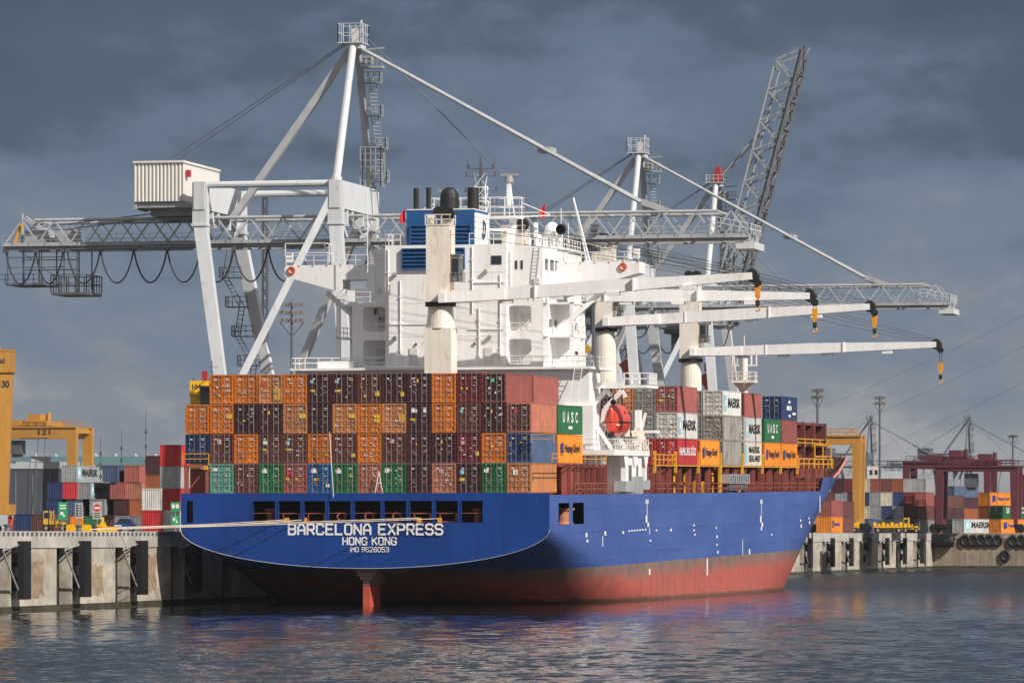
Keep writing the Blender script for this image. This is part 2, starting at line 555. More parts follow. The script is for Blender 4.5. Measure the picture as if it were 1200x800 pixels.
def make_fender():
    t = empty('fender', (0, 0, 0), '', 'fender')
    MB().box(.75, 1.35, -1.1, 1.1, 1.2, 6.5).build('fender_panel', rubber, t)
    mb = MB()
    for z in (2.6, 4.8): mb.lathe([(.75, -1.2), (.6, -.2), (.7, .75)], (0, 0, z), 12, axis='x')
    mb.build('rubber_cone', rubber, t)
    mb = MB()
    mb.tube((.1, -1.0, 6.9), (.1, -3.4, 5.6), .07); mb.tube((.1, -3.4, 5.6), (.8, -1.0, 2.0), .09)
    mb.tube((.12, -3.4, 5.6), (.9, -.9, 6.2), .07)
    mb.build('chain', chain_grey, t)
    return t
f0 = make_fender()
for i, y in enumerate(fender_near+[12.5]+fender_far):
    o = f0 if i == 0 else copy_tree(f0)
    o.location = (FX, y, 0)
    if y < 20:
        n = {-44.7: 'at the left edge', -26.0: 'second from left', -7.0: 'nearest the ship in sunlight', 12.5: "in the stern's shadow"}.get(y, 'beyond the left of the photo')
        tag(o, 'black rubber fender panel with chains, near quay, '+n, 'fender', 'rubber fenders along the quay wall')
    else:
        k = fender_far.index(y)
        tag(o, 'black fender on the pale quay beyond the bow, %s from left' % ORD[k+1], 'fender', 'rubber fenders along the quay wall')
for o in [o for o in bpy.data.objects if o.get('category') == 'fender' and o.location.y < -60 or (o.get('category') == 'fender' and 'beyond' in o['label'] and o.location.y < 0)]:
    for c in kids(o): bpy.data.objects.remove(c)
    bpy.data.objects.remove(o)

# far wall that turns right, with tyres
fw = empty('far_quay_wall', (FX, FY, 0), 'stained brown concrete wall hung with tyres at the far right', 'quay wall')
MB().box(0, 700, 0, 1.6, -2, 6.2).build('wall_face', concrete_far, fw)
MB().box(.2, 700, -.15, 1.6, 6.2, QZ).build('cope', concrete_far, fw)
MB().box(0, 700, -.04, 0, -2, .6).build('tide_band', MATS['wet weed band'], fw)
def make_tyre():
    mb = MB(); prof = []
    for k in range(9):
        t = 2*PI*k/8; prof.append((.85+.32*math.cos(t), .32*math.sin(t)))
    mb.lathe(prof, (0, 0, 0), 18, axis='y')
    return mb.build('tyre_fender', rubber, smooth=True)
ty = make_tyre()
tx = [(1131, 633), (1140.5, 633), (1150, 633), (1159.5, 633), (1169, 633), (1187, 633.5), (1197, 633.5), (1178, 651), (1206, 633.5), (1222, 634)]
def at_plane_y(px, py, y):
    k = (px-600)/6000.; c, s = math.cos(CAM_YAW), math.sin(CAM_YAW)
    t = (y+489.77)/(k*s+c)
    return Vector((121.91+t*(k*c-s), y, 7.05+(626.5-py)/6000.*t))
def at_plane_x(px, py, x):
    k = (px-600)/6000.; c, s = math.cos(CAM_YAW), math.sin(CAM_YAW)
    t = (x-121.91)/(k*c-s)
    return Vector((x, -489.77+t*(k*s+c), 7.05+(626.5-py)/6000.*t))
def at_scale(px, py, s_):
    """the point at the distance where one metre measures s_ photograph pixels"""
    k = (px-600)/6000.; c, s = math.cos(CAM_YAW), math.sin(CAM_YAW); t = 6000./s_
    return Vector((121.91+t*(k*c-s), -489.77+t*(k*s+c), 7.05+(626.5-py)/s_))
for i, (px, py) in enumerate(tx):
    o = ty if i == 0 else ty.copy()
    if i: scene.collection.objects.link(o)
    p = at_plane_y(px, py, FY-.36); o.location = p
    o.scale = (1, 1, 1.15)
    lab = 'black tyre hung low by itself on the brown far wall' if py > 640 else 'black tyre in the upper row on the brown far wall, %s from left' % ORD[i+1 if i < 7 else i]
    tag(o, lab, 'tyre', 'tyres hung along the far wall')
mb = MB(); p = at_plane_y(1092, 633.5, FY-.9)
mb.lathe([(0, 0), (1.25, .02), (1.4, .4), (1.4, 5.2), (1.2, 5.7), (.55, 5.7), (.5, 5.2), (0, 5.2)], (0, 0, 0), 18, axis='x')
o = mb.build('cylinder_fender', rubber, smooth=False); o.location = p+Vector((-1, -.6, 0)); o.rotation_euler.z = 0
tag(o, 'big black cylindrical fender lying at the corner of the far walls', 'fender')
# ------------------------------------------------------------------ the ship (ship coordinates: origin amidships at the transom, on the waterline)
ship = empty('container_ship', (0, 0, 0), 'blue hulled container ship with white superstructure moored stern towards us', 'ship')
ship.rotation_euler = (TILT, 0, 0)
HB = 18.7
DECK = 10.95
def lerp_tab(t, x):
    if x <= t[0][0]: return t[0][1]
    for (a, b), (c, d) in zip(t, t[1:]):
        if x <= c:
            f = (x-a)/(c-a); f = f*f*(3-2*f)*.5+f*.5
            return b+(d-b)*f
    return t[-1][1]
T_Z0 = [(0, 3.75), (6, 2.6), (12, .6), (24, -3.5), (40, -7), (60, -9), (400, -9)]
T_ZK = [(0, 7.6), (10, 6.6), (24, 4.6), (40, 2.2), (58, -.4), (80, -4), (400, -5)]
def half_breadth(y, z):
    z0, zk = lerp_tab(T_Z0, y), lerp_tab(T_ZK, y)
    t = min(1, max(0, (z-z0)/(zk-z0)))
    b = HB*math.sqrt(max(0, 1-(1-t)**2))
    ys = 112+(max(z, -4)+1.7)*4.6; ye = 211.5+(max(z, -4)+1.7)*1.0
    if y >= ye: return 0
    if y > ys: b *= max(0, 1-((y-ys)/(ye-ys))**2.2)**.8
    return b
def z_top(y):
    return DECK if y < 171 else lerp_tab([(171, DECK), (174, 12.75), (400, 12.75)], y)

hull_m = bpy.data.materials.new('ship hull paint')
hull_m.use_nodes = True
nt = hull_m.node_tree; bs = nt.nodes['Principled BSDF']
bs.inputs['Roughness'].default_value = .46
def HN(t, **k):
    n = nt.nodes.new(t)
    for a, v in k.items(): setattr(n, a, v)
    return n
tcn = HN('ShaderNodeTexCoord'); sp = HN('ShaderNodeSeparateXYZ'); lnk(nt, tcn.outputs['Object'], sp.inputs[0])
def hnoise(scale, detail=5, rough=.6):
    mp = HN('ShaderNodeMapping'); mp.inputs['Scale'].default_value = scale; lnk(nt, tcn.outputs['Object'], mp.inputs['Vector'])
    nz = HN('ShaderNodeTexNoise'); nz.inputs['Scale'].default_value = 1; nz.inputs['Detail'].default_value = detail; nz.inputs['Roughness'].default_value = rough
    lnk(nt, mp.outputs[0], nz.inputs['Vector']); return nz.outputs[0]
def hmath(op, a, b):
    n = HN('ShaderNodeMath', operation=op)
    for i, v in enumerate((a, b)):
        if isinstance(v, (int, float)): n.inputs[i].default_value = v
        else: lnk(nt, v, n.inputs[i])
    return n.outputs[0]
def hrng(x, a, b, c, d):
    r = HN('ShaderNodeMapRange'); lnk(nt, x, r.inputs[0])
    for i, v in enumerate((a, b, c, d)): r.inputs[i+1].default_value = v
    return r.outputs[0]
def hmix(f, a, b):
    n = HN('ShaderNodeMixRGB')
    for i, v in enumerate((f, a, b)):
        if isinstance(v, tuple): n.inputs[i].default_value = (*v, 1)
        else: lnk(nt, v, n.inputs[i])
    return n.outputs[0]
streaks = hnoise((.5, .5, .06), 4)
patch = hnoise((.08, .05, .25), 3)
plates = hnoise((.3, .09, 1.1), 2, .4)
blue = hmix(hrng(patch, .35, .65, 0, 1), (.034, .082, .295), (.052, .108, .355))
blue = hmix(hrng(streaks, .55, .75, 0, .45), blue, (.09, .125, .25))
blue = hmix(hrng(plates, .55, .62, 0, .22), blue, (.022, .06, .25))
fz = hmath('FRACT', hmath('DIVIDE', sp.outputs['Z'], 2.37), 0); fy = hmath('FRACT', hmath('DIVIDE', sp.outputs['Y'], 8.9), 0)
seam = hmath('MAXIMUM', hmath('LESS_THAN', fz, .05), hmath('LESS_THAN', fy, .03))
blue = hmix(hmath('MULTIPLY', seam, .4), blue, (.02, .045, .16))
blue = hmix(hrng(hnoise((.5, .35, .05), 5, .7), .66, .74, 0, .5), blue, (.16, .10, .075))
blue = hmix(hrng(hnoise((.3, .16, .9), 6, .75), .64, .72, 0, .22), blue, (.16, .20, .36))
red = hmix(hrng(hnoise((.5, .5, .5), 6, .7), .4, .7, 0, 1), (.48, .098, .068), (.34, .082, .062))
red = hmix(hrng(hnoise((.6, .6, .12), 5, .7), .52, .72, 0, .8), red, (.15, .07, .055))
red = hmix(hrng(hnoise((.9, .5, .9), 6, .75), .66, .72, 0, .7), red, (.55, .42, .36))
boot = hmix(hrng(hnoise((.5, .4, .25), 6, .7), .35, .65, 0, 1), (.25, .15, .115), (.15, .095, .08))
zz = hmath('ADD', sp.outputs['Z'], hmath('MULTIPLY', hmath('SUBTRACT', hnoise((.3, .15, .3), 6, .7), .5), 2.6))
low = hmix(hrng(zz, 1.8, 3.0, 0, 1), red, boot)
col = hmix(hmath('GREATER_THAN', sp.outputs['Z'], 3.55), low, blue)
wz = hmath('ADD', hmath('ADD', sp.outputs['Z'], hmath('MULTIPLY', sp.outputs['Y'], .01047)), hmath('MULTIPLY', hmath('SUBTRACT', hnoise((.8, .5, .8), 4, .6), .5), .5))
col = hmix(hrng(wz, .25, .6, .8, 0), col, (.05, .045, .025))
lnk(nt, col, bs.inputs['Base Color'])
bp = HN('ShaderNodeBump'); bp.inputs['Strength'].default_value = .3; bp.inputs['Distance'].default_value = .12
lnk(nt, hnoise((.35, .12, .5), 3, .5), bp.inputs['Height']); lnk(nt, bp.outputs[0], bs.inputs['Normal'])

ST = [0, 1.5, 3, 4.4, 6, 8, 9.6, 10.2, 11.4, 14, 16.9, 20, 24, 28, 32, 36, 40, 46, 52, 58, 66, 76, 90, 104, 112, 118, 124, 130, 136, 142, 148, 154, 160, 165, 171, 174, 178, 182, 186, 190, 194, 198, 202, 206, 209, 211, 213, 215, 217, 219, 221, 222.5, 224, 225.4]
SIDE_OPEN = [(4.4, 9.6), (11.4, 16.9)]
mb = MB(); rows = []
NL = 18
for y in ST:
    zb = max(lerp_tab(T_Z0, y), -4.5); zt = z_top(y); r_ = []
    zs = [zb+(8.0-zb)*((k/NL)**1.7) for k in range(NL+1)]+[9.2, 10.15, zt]
    r_ = [(half_breadth(y, z), y, z) for z in zs]
    rows.append(r_)
nr = len(rows[0])
for side in (1, -1):
    i0 = len(mb.v)
    for r_ in rows:
        for (b, y, z) in r_: mb.v.append((side*b, y, z))
    for j in range(len(rows)-1):
        for k in range(nr-1):
            ya, yb = ST[j], ST[j+1]
            if side == 1 and k in (NL, NL+1) and any(ya >= a-.01 and yb <= b+.01 for a, b in SIDE_OPEN): continue
            mb.f.append((i0+j*nr+k, i0+(j+1)*nr+k, i0+(j+1)*nr+k+1, i0+j*nr+k+1)); mb.m.append(0)
hull = mb.build('hull', hull_m, ship, smooth=True, recalc=False)

# transom plate with nine mooring openings
mb = MB()
wins = [(297, 323), (327, 353), (357, 382), (386, 412), (416, 447), (451, 477), (481, 507), (511, 537), (541, 566)]
WX = [(-11.26+(a-297)*.0866, -11.26+(b-297)*.0866) for a, b in wins]
holes = [(-18.05, -17.45)]+WX
W0, W1 = 8.27, 10.4
def tz(x):              # lower edge of the transom
    return 3.75+(7.6-3.75)*(1-math.sqrt(max(0, 1-(x/HB)**2)))
def plate_strip(x0, x1, z0f, z1):
    n = max(1, int((x1-x0)/.7))
    for k in range(n):
        a = x0+(x1-x0)*k/n; b = x0+(x1-x0)*(k+1)/n
        za = min(z0f(a), z1); zb = min(z0f(b), z1)
        if za >= z1 and zb >= z1: continue
        mb.quad([(a, 0, za), (b, 0, zb), (b, 0, z1), (a, 0, z1)])
plate_strip(-HB, HB, tz, W0)
cur = -HB
for a, b in holes:
    plate_strip(cur, a, lambda x: max(W0, tz(x)), W1); cur = b
plate_strip(cur, HB, lambda x: max(W0, tz(x)), W1)
plate_strip(-HB, HB, lambda x: W1, DECK+.22)
mb.build('transom', blue_transom, ship)
mb = MB()
for a, b in WX:         # raised coaming round each opening
    for q in ((a-.07, a, W0, W1), (b, b+.07, W0, W1), (a-.07, b+.07, W1, W1+.07)): mb.box(q[0], q[1], -.06, .3, q[2], q[3])
mb.build('opening_frame', blue_transom, ship)
mb = MB()
pts = [(HB*math.sin(PI/2*k/30), ) for k in range(-30, 31)]
pts = [(p[0], -.03, tz(p[0])) for p in pts]
mb.path(pts, .03, 4)
mb.build('edge_bead', mat('pale bead', (.42, .45, .50), .5), ship)
# mooring deck seen through the openings
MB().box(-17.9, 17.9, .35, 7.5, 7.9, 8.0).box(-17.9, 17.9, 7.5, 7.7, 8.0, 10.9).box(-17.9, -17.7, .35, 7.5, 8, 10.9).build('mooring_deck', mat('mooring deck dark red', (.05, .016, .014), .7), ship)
for i, (a, b) in enumerate(WX):
    c = (a+b)/2; mb = MB()
    if i in (0, 8):
        mb.lathe([(0, 0), (.55, 0), (.4, .3), (.38, 1.2), (.62, 1.45), (.62, 1.65), (0, 1.65)], (c+.2, 1.6, 8.0), 14)
    elif i in (3, 4, 5):
        mb.path([(c+.45*math.cos(t*PI/5), .7, 8.85+.36*math.sin(t*PI/5)) for t in range(11)], .1, 6)
        mb.box(c-.7, c+.7, .5, .9, 8.0, 8.35)
    else:
        for q in ((-.85, -.75, 8.0, 9.2), (.75, .85, 8, 9.2), (-.85, .85, 9.12, 9.22), (-.85, .85, 8.3, 8.42)):
            mb.box(c+q[0], c+q[1], .55, .75, q[2], q[3])
    mb.beam((a, .3, 9.2), (b, .3, 9.2), .06)
    mb.build('fairlead' if i not in (0, 8) else 'bollard', deck_red_light, ship)
for yy in (13.0, 15.2):
    MB().lathe([(0, 0), (.75, 0), (.6, .2), (.6, 1.25), (.8, 1.4), (.8, 1.6), (0, 1.62)], (17.3, yy, 8.0), 14).build('bollard', mat('salmon bollard paint', (.42, .17, .10), .5), ship)
MB().box(16.6, 17.5, 6.2, 7.4, 8.0, 10.6).build('pillar', deck_red, ship)
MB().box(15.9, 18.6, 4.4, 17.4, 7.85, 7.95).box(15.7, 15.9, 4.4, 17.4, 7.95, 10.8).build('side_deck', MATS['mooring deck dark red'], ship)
mb = MB()
for px in (336, 357, 491, 515): 
    x = -11.26+(px-297)*.0866; mb.box(x-.18, x+.18, .1, .5, 8.28, 8.75)
mb.build('roller', yellow, ship)
mb = MB()
# painted stencil capitals: broad strokes with cut corners on a 4 x 6 grid
GLYPH = {'A': ['0,0 0,4 1.2,6 2.8,6 4,4 4,0', '0,2.4 4,2.4'], 'B': ['0,0 0,6 3.2,6 4,5.2 4,3.9 3.2,3.15 4,2.4 4,.8 3.2,0 0,0', '0,3.15 3.2,3.15'], 'R': ['0,0 0,6 3.2,6 4,5.2 4,3.6 3.2,2.8 0,2.8', '2,2.8 4,0'],
         'C': ['4,4.7 4,5.2 3.2,6 .8,6 0,5.2 0,.8 .8,0 3.2,0 4,.8 4,1.3'], 'E': ['4,6 0,6 0,0 4,0', '0,3.1 3.3,3.1'], 'L': ['0,6 0,0 3.8,0'], 'O': ['.8,0 0,.8 0,5.2 .8,6 3.2,6 4,5.2 4,.8 3.2,0 .8,0'], 'N': ['0,0 0,6 4,0 4,6'],
         'X': ['0,0 4,6', '0,6 4,0'], 'P': ['0,0 0,6 3.2,6 4,5.2 4,3.5 3.2,2.7 0,2.7'], 'S': ['4,4.8 4,5.2 3.2,6 .8,6 0,5.2 0,3.9 .8,3.1 3.2,3.1 4,2.3 4,.8 3.2,0 .8,0 0,.8 0,1.2'], 'H': ['0,0 0,6', '4,0 4,6', '0,3 4,3'],
         'G': ['4,4.7 4,5.2 3.2,6 .8,6 0,5.2 0,.8 .8,0 3.2,0 4,.8 4,2.9 2.2,2.9'], 'K': ['0,0 0,6', '4,6 0,2.6', '1.4,3.7 4,0'], 'I': ['2,0 2,6'], 'M': ['0,0 0,6 2,3 4,6 4,0'],
         '9': ['0,.8 .8,0 3.2,0 4,.8 4,5.2 3.2,6 .8,6 0,5.2 0,3.6 .8,2.9 4,2.9'], '6': ['4,5.2 3.2,6 .8,6 0,5.2 0,.8 .8,0 3.2,0 4,.8 4,2.5 3.2,3.2 0,3.2'], '2': ['0,5.2 .8,6 3.2,6 4,5.2 4,3.8 0,.6 0,0 4,0'], '0': ['.8,0 0,.8 0,5.2 .8,6 3.2,6 4,5.2 4,.8 3.2,0 .8,0'],
         '5': ['4,6 0,6 0,3.4 3.2,3.4 4,2.6 4,.8 3.2,0 .8,0 0,.8'], '3': ['0,5.2 .8,6 3.2,6 4,5.2 4,3.8 3.2,3.1 1.2,3.1', '3.2,3.1 4,2.4 4,.8 3.2,0 .8,0 0,.8']}
def stencil(mb, text, x0, z0, width, h, y=-.02, stroke=1.18):
    adv = [3.4 if ch == ' ' else (2.6 if ch == 'I' else 5.75) for ch in text]
    k = width/(sum(adv)-1.75); kz = h/6; x = x0
    for ch, ad in zip(text, adv):
        for pl in GLYPH.get(ch, []):
            pts = [tuple(float(v) for v in q.split(',')) for q in pl.split()]
            for (a, b), (c, d) in zip(pts, pts[1:]):
                p = Vector((x+(a-(1 if ch == 'I' else 0))*k, y, z0+b*kz)); q = Vector((x+(c-(1 if ch == 'I' else 0))*k, y, z0+d*kz)); e = (q-p).normalized()*stroke*kz*.30; y -= .0012
                mb.beam(p-e, q+e, .012, stroke*kz, up=(0, 1, 0)) if False else mb.beam(p-e, q+e, stroke*kz, .012, up=(0, 1, 0))
        x += ad*k
stencil(mb, 'BARCELONA EXPRESS', -7.62, 7.12, 15.6, .98)
stencil(mb, 'HONG KONG', -2.1, 6.1, 5.4, .70)
stencil(mb, 'IMO 9626053', -1.4, 5.40, 3.95, .44, stroke=.92)
mb.build('name_lettering', letter_white, ship)
# rudder and its horn
rud = mat('rudder red antifouling', (.50, .085, .05), .5, var=.15, rust=.3)
mb = MB()
mb.prism([(-.33, 1.0), (.33, 1.0), (.42, 3.0), (.12, 6.4), (-.12, 6.4), (-.42, 3.0)], 'z', -3, 2.0)
mb.build('rudder', rud, ship)
mb = MB()
mb.prism([(-.33, 1.0), (.33, 1.0), (.6, 5), (.3, 8), (-.3, 8), (-.6, 5)], 'z', 2.06, 2.2)
for k in range(6):
    z = 2.2+k*.4; w = .33+.3*k
    mb.prism([(-w, 1.0-.04*k), (w, 1.0-.04*k), (w+.3, 5), (.3, 9), (-.3, 9), (-w-.3, 5)], 'z', z, z+.401)
mb.build('rudder_horn', mat('grey rudder horn', (.22, .12, .11), .55, var=.2), ship)
# paint marks on the starboard side
mb = MB()
SX = HB+.012
def sidebar(px, py0, py1, w=.35):
    a = at_plane_x(px, py0, HB); b = at_plane_x(px, py1, HB)
    a = TM.inverted() @ a; b = TM.inverted() @ b
    bx = max(half_breadth(a.y, a.z), half_breadth(a.y, b.z))+.03
    mb.quad([(bx, a.y-w, b.z), (bx, a.y+w, b.z), (bx, a.y+w, a.z), (bx, a.y-w, a.z)])
for px in (758, 892):
    sidebar(px, 585, 617, .16); sidebar(px, 585, 590, .8); sidebar(px-1, 604, 612, .35); sidebar(px+1, 612, 617, .6)
sidebar(828.5, 654, 674, .4); sidebar(961, 581, 600, .3)
for px, y0, y1 in ((687, 624, 629), (688, 632, 635), (706, 628, 640), (709, 622, 627), (761, 618, 626), (762, 632, 634), (769, 620, 622), (786, 619, 622), (813, 614, 616), (813, 620, 622), (814, 625, 627),
                   (839, 617, 619), (840, 627, 630), (840, 637, 639), (841, 645, 648), (892, 617, 621), (904, 625, 627), (870, 632, 650), (878, 643, 649), (938, 608, 611), (939, 614, 618), (949, 606, 608), (951, 610, 614), (730, 622, 625), (761, 666, 673)):
    sidebar(px, y0, y1, .45 if y1-y0 < 8 else .18)
for k in range(7): sidebar(737+3.2*k, 621-.3*k, 622.6-.3*k, .5)
mb.build('hull_marking', letter_white, ship)
mb = MB()
for px, y0, y1 in ((829, 674, 676), (763, 622, 640), (858, 560, 600)):
    pass
# bulwark of the forecastle: blue outside, red inside, salmon rim
mb = MB(); ys = [184+k*2.0 for k in range(21)]+[225.6]
out = {}
for side in (1, -1):
    for j in range(len(ys)-1):
        ya, yb = ys[j], ys[j+1]
        q = []
        for y in (ya, yb):
            zt = lerp_tab([(184, 12.72), (189, 13.3), (199, 15.3), (226, 15.9)], y)
            q.append((side*half_breadth(y, 12.7), y, 12.7)); q.append((side*half_breadth(y, zt), y, zt))
        n = Vector((-side*.16, -.05, 0))
        inn = [tuple(Vector(p)+n) for p in q]
        mb.quad([q[0], q[2], q[3], q[1]], 0)
        mb.quad([inn[0], inn[1], inn[3], inn[2]], 1)
        mb.tube(Vector(q[1])+n*.5, Vector(q[3])+n*.5, .17, n=6, m=2)
        if j % 2 == 0: mb.prism([(0, 0), (0, 1), (.1, 1), (.1, 0)], 'z', 0, .01, 1); mb.beam(Vector(inn[0])+n*6, Vector(inn[1]), .12, m=1)
mb.build('bulwark', [hull_m, deck_red, mat('salmon rim paint', (.60, .20, .17), .5)], ship, recalc=False)
mb = MB()
pd = [(half_breadth(y, DECK)-.2, y) for y in ST if y < 226]
mb.quad([(x, y, DECK-.05) for x, y in pd]+[(-x, y, DECK-.05) for x, y in reversed(pd)])
ph = [(half_breadth(y, 12.7)-.15, y) for y in ST if 174 <= y < 226]
mb.quad([(x, y, 12.65) for x, y in ph]+[(-x, y, 12.65) for x, y in reversed(ph)])
mb.quad([(-ph[0][0], 174, 12.65), (ph[0][0], 174, 12.65), (ph[0][0], 174, DECK-.05), (-ph[0][0], 174, DECK-.05)])
mb.build('deck', deck_red, ship)

# hatch coamings and lashing structure along the deck
mb = MB()
mb.box(-15.5, 15.2, 58, 156, DECK, 13.9)
for (a, b) in ((70.9, 83.1), (85.2, 97.4), (100.2, 112.4), (114.9, 127.1), (129.3, 141.5), (142.2, 154.4)):
    mb.box(-16.5, 18.3, a+.1, b-.1, 13.95, 14.1)
mb.box(-15.5, 12.5, 13.4, 26, DECK, 14.0)
mb.build('hatch_coaming', mat('dark hatch red', (.040, .012, .012), .6, var=.3, rust=.4), ship)
mb = MB(); y = 13.6
while y < 172:
    if not (33 < y < 55):
        mb.box(17.6, 18.05, y-.17, y+.17, DECK, 14.0)
        if int(y) % 2: mb.box(15.25, 17.6, y-.12, y+.12, DECK, 13.7)
    y += 3.05 if 20 < y < 34 else 6.1 if y > 60 else 3.3
for k in range(16): mb.box(17.75, 18.1, 60+6.2*k+2.0, 60+6.2*k+2.25, DECK, 14.0)
mb.build('stanchion', mat('lashing red paint', (.20, .052, .043), .55, var=.2, rust=.3, per_object=.2), ship)
mb = MB(); 
for k in range(48):
    y = 59+2.05*k+random.uniform(-.3, .3); x = random.uniform(15.6, 16.9)
    if random.random() < .62: mb.box(x, x+.3, y-.15, y+.25+random.random()*.6, DECK, DECK+random.uniform(1.2, 2.9))
    if random.random() < .35: mb.box(x-.1, x+.6, y-.5, y+.9, DECK+.9, DECK+1.25)
mb.beam((18.35, 57, 14.02), (18.35, 155, 14.02), .1, .12)
mb.rail([(18.4, 57, 14.1), (18.4, 70, 14.1)], 1.1, 2.4, .05)
for y in (57.5, 70, 84.1, 98.8, 113.6, 128.2, 141.9, 155):
    mb.box(18.15, 18.45, y-.25, y+.1, 13.2, 15.6)
mb.box(18.2, 18.5, 97.6, 98.3, DECK, 14)
mb.build('lashing_post', yellow, ship)
mb = MB()
mb.rail([(18.5, 13.5, DECK), (18.5, 33, DECK)], 1.15, 1.6, .04); mb.rail([(18.5, 55, DECK), (18.5, 171, DECK)], 1.1, 3.1, .03)
mb.build('deck_rail', deck_red_light, ship)
mb = MB()
mb.box(17.3, 18.55, 103.5, 117.5, 12.0, 13.1)
for k in range(9): mb.box(18.55, 18.62, 104+1.5*k, 104.5+1.5*k, 12.1, 13.0, 1)
mb.box(17.4, 18.4, 104, 117, 11.2, 11.9, 1)
mb.build('stowed_gangway', [mat('gangway aluminium', (.45, .46, .47), .4, metal=.3), crane_dark], ship)
# lashing bridge on the starboard quarter, below the two aft bays
mb = MB()
for y in (13.2, 16.2, 20.0, 26.4): mb.box(17.2, 17.6, y-.2, y+.25, DECK, 14.0)
mb.box(16.9, 17.7, 12.9, 33, 13.75, 14.0); mb.box(16.9, 17.2, 13.2, 19.3, 11.3, 13.4)
mb.box(-18.5, -18.1, .5, .9, DECK, 14.0); mb.box(-16.3, -16.0, .5, .9, DECK, 14.0); mb.box(-18.5, -16, .5, 1.0, 13.75, 14.0)
mb.box(-18.3, -16.2, 2.0, 2.2, DECK, 13.6); mb.beam((-18.3, .6, 11.2), (-16.3, .6, 13.6), .1)
mb.build('lashing_bridge', deck_red_light, ship)
mb = MB(); mb.rail([(16.95, -.1, 16.0), (19.2, -.1, 16.0)], .9, 2.3, .035); mb.rail([(-18.6, .35, 14.1), (-15.9, .35, 14.1)], 1.0, 2.4, .04)
mb.rail([(19.0, 0, 14.1), (19.0, 27, 14.1)], .9, 6, .035)
mb.box(-16.4, -16.0, .1, .5, 13.5, 13.9)
mb.build('yellow_rail', yellow, ship)
# cell guide frame and rails beside the forecastle
mb = MB()
mb.box(15.9, 16.1, 156.5, 183.5, 12.7, 19.6)
for y in (156.5, 164.6, 173.0, 182.6): mb.box(16.1, 17.7, y-.35, y+.75, 12.7, 19.9)
for z in (19.5, 16.7, 14.0): mb.box(16.1, 17.5, 156.5, 183.2, z, z+.35)
for k in range(6): mb.box(16.1, 16.5, 158.6+4.4*k, 158.9+4.4*k, 12.7, 19.5)
mb.box(-14, 15.9, 183.0, 183.5, 12.6, 19.6)
mb.build('guide_frame', deck_red, ship)
for y, z in ((169, 18.2), (169, 15.7), (176.5, 18.0)):
    MB().lathe([(0, .5), (.5, .45), (.6, 0)], (16.3, y, z), 12, axis='x').build('vent_cap', mat('pale vent cap', (.5, .42, .38), .5), ship)
mb = MB(); random.seed(11)
for k in range(12): y = 157+2.1*k; mb.box(17.5, 17.8, y, y+.25, 12.7, 12.7+random.uniform(1.2, 3.2))
mb.build('deck_fitting', deck_red_light, ship)
mb = MB()
mb.rail([(18.1, 156.5, 16.7), (17.8, 183, 16.7)], 1.0, 6.5, .06); mb.rail([(18.3, 156.5, 13.9), (18.1, 186, 13.9)], 1.25, 4, .07); mb.rail([(18.2, 170, 14.0), (18.2, 184, 14.0)], 3.0, 7, .08)
mb.build('forecastle_rail', yellow, ship)
mb = MB()
mb.lathe([(.62, 0), (.52, 7), (.5, 17)], (1.2, 215, 12.7), 14); mb.box(-.4, 2.8, 213.6, 216.6, 26.0, 26.3); mb.lathe([(.6, -1.1), (1.6, 0)], (1.2, 215, 26.0), 12)
mb.box(.9, 1.5, 214.6, 215.4, 26.3, 30.6); mb.box(-.6, 3.0, 214.8, 215.2, 28.3, 28.5)
mb.rail([(-.4, 213.6, 26.3), (2.8, 213.6, 26.3), (2.8, 216.6, 26.3), (-.4, 216.6, 26.3)], 1.2, 1.2, .05, closed=True)
for x in (-.5, .2, 2.2, 2.9): mb.tube((x, 215, 28.5), (x, 215, 29.8), .13)
mb.tube((1.2, 215, 30.6), (1.2, 215, 32.5), .08)
mb.build('foremast', white_rusty, ship)

# ------------------------------------------------------------------ superstructure
TWX = [(6.55, 9.2), (-9.2, -6.55)]
def rounded_opening_wall(mb, x0, x1, z0, z1, ox0, ox1, oz0, oz1, y0, y1, r=.35):
    """wall panel with one round-cornered opening"""
    arc = []
    for cx, cz, a0 in ((ox1-r, oz1-r, 0), (ox0+r, oz1-r, 90), (ox0+r, oz0+r, 180), (ox1-r, oz0+r, 270)):
        for k in range(4): arc.append((cx+r*math.cos(R(a0+30*k)), cz+r*math.sin(R(a0+30*k))))
    cor = [(x1, z1), (x0, z1), (x0, z0), (x1, z0)]
    for y in (y0, y1):
        for c in range(4):
            a = arc[c*4:c*4+4]
            for k in range(3): mb.quad([(cor[c][0], y, cor[c][1]), (a[k][0], y, a[k][1]), (a[k+1][0], y, a[k+1][1])])
            n = arc[(c*4+4) % 16]; cn = cor[(c+1) % 4]
            mb.quad([(cor[c][0], y, cor[c][1]), (a[3][0], y, a[3][1]), (n[0], y, n[1]), (cn[0], y, cn[1])])
    for k in range(16):
        a, b = arc[k], arc[(k+1) % 16]
        mb.quad([(a[0], y0, a[1]), (b[0], y0, b[1]), (b[0], y1, b[1]), (a[0], y1, a[1])])
mb = MB()
mb.box(-15.8, 15.8, 34, 40, DECK, 24.0)
mb.box(-10.5, 10.8, 40, 58, DECK, 24.0)
mb.box(-16.2, 16.2, 33.2, 46, 24.0, 24.25)
mb.box(-6.55, 6.55, 36, 57, 24.25, 37.2)
for z in (27.6, 31.1, 34.3): mb.box(-6.58, 6.58, 35.97, 36.3, z, z+.06)
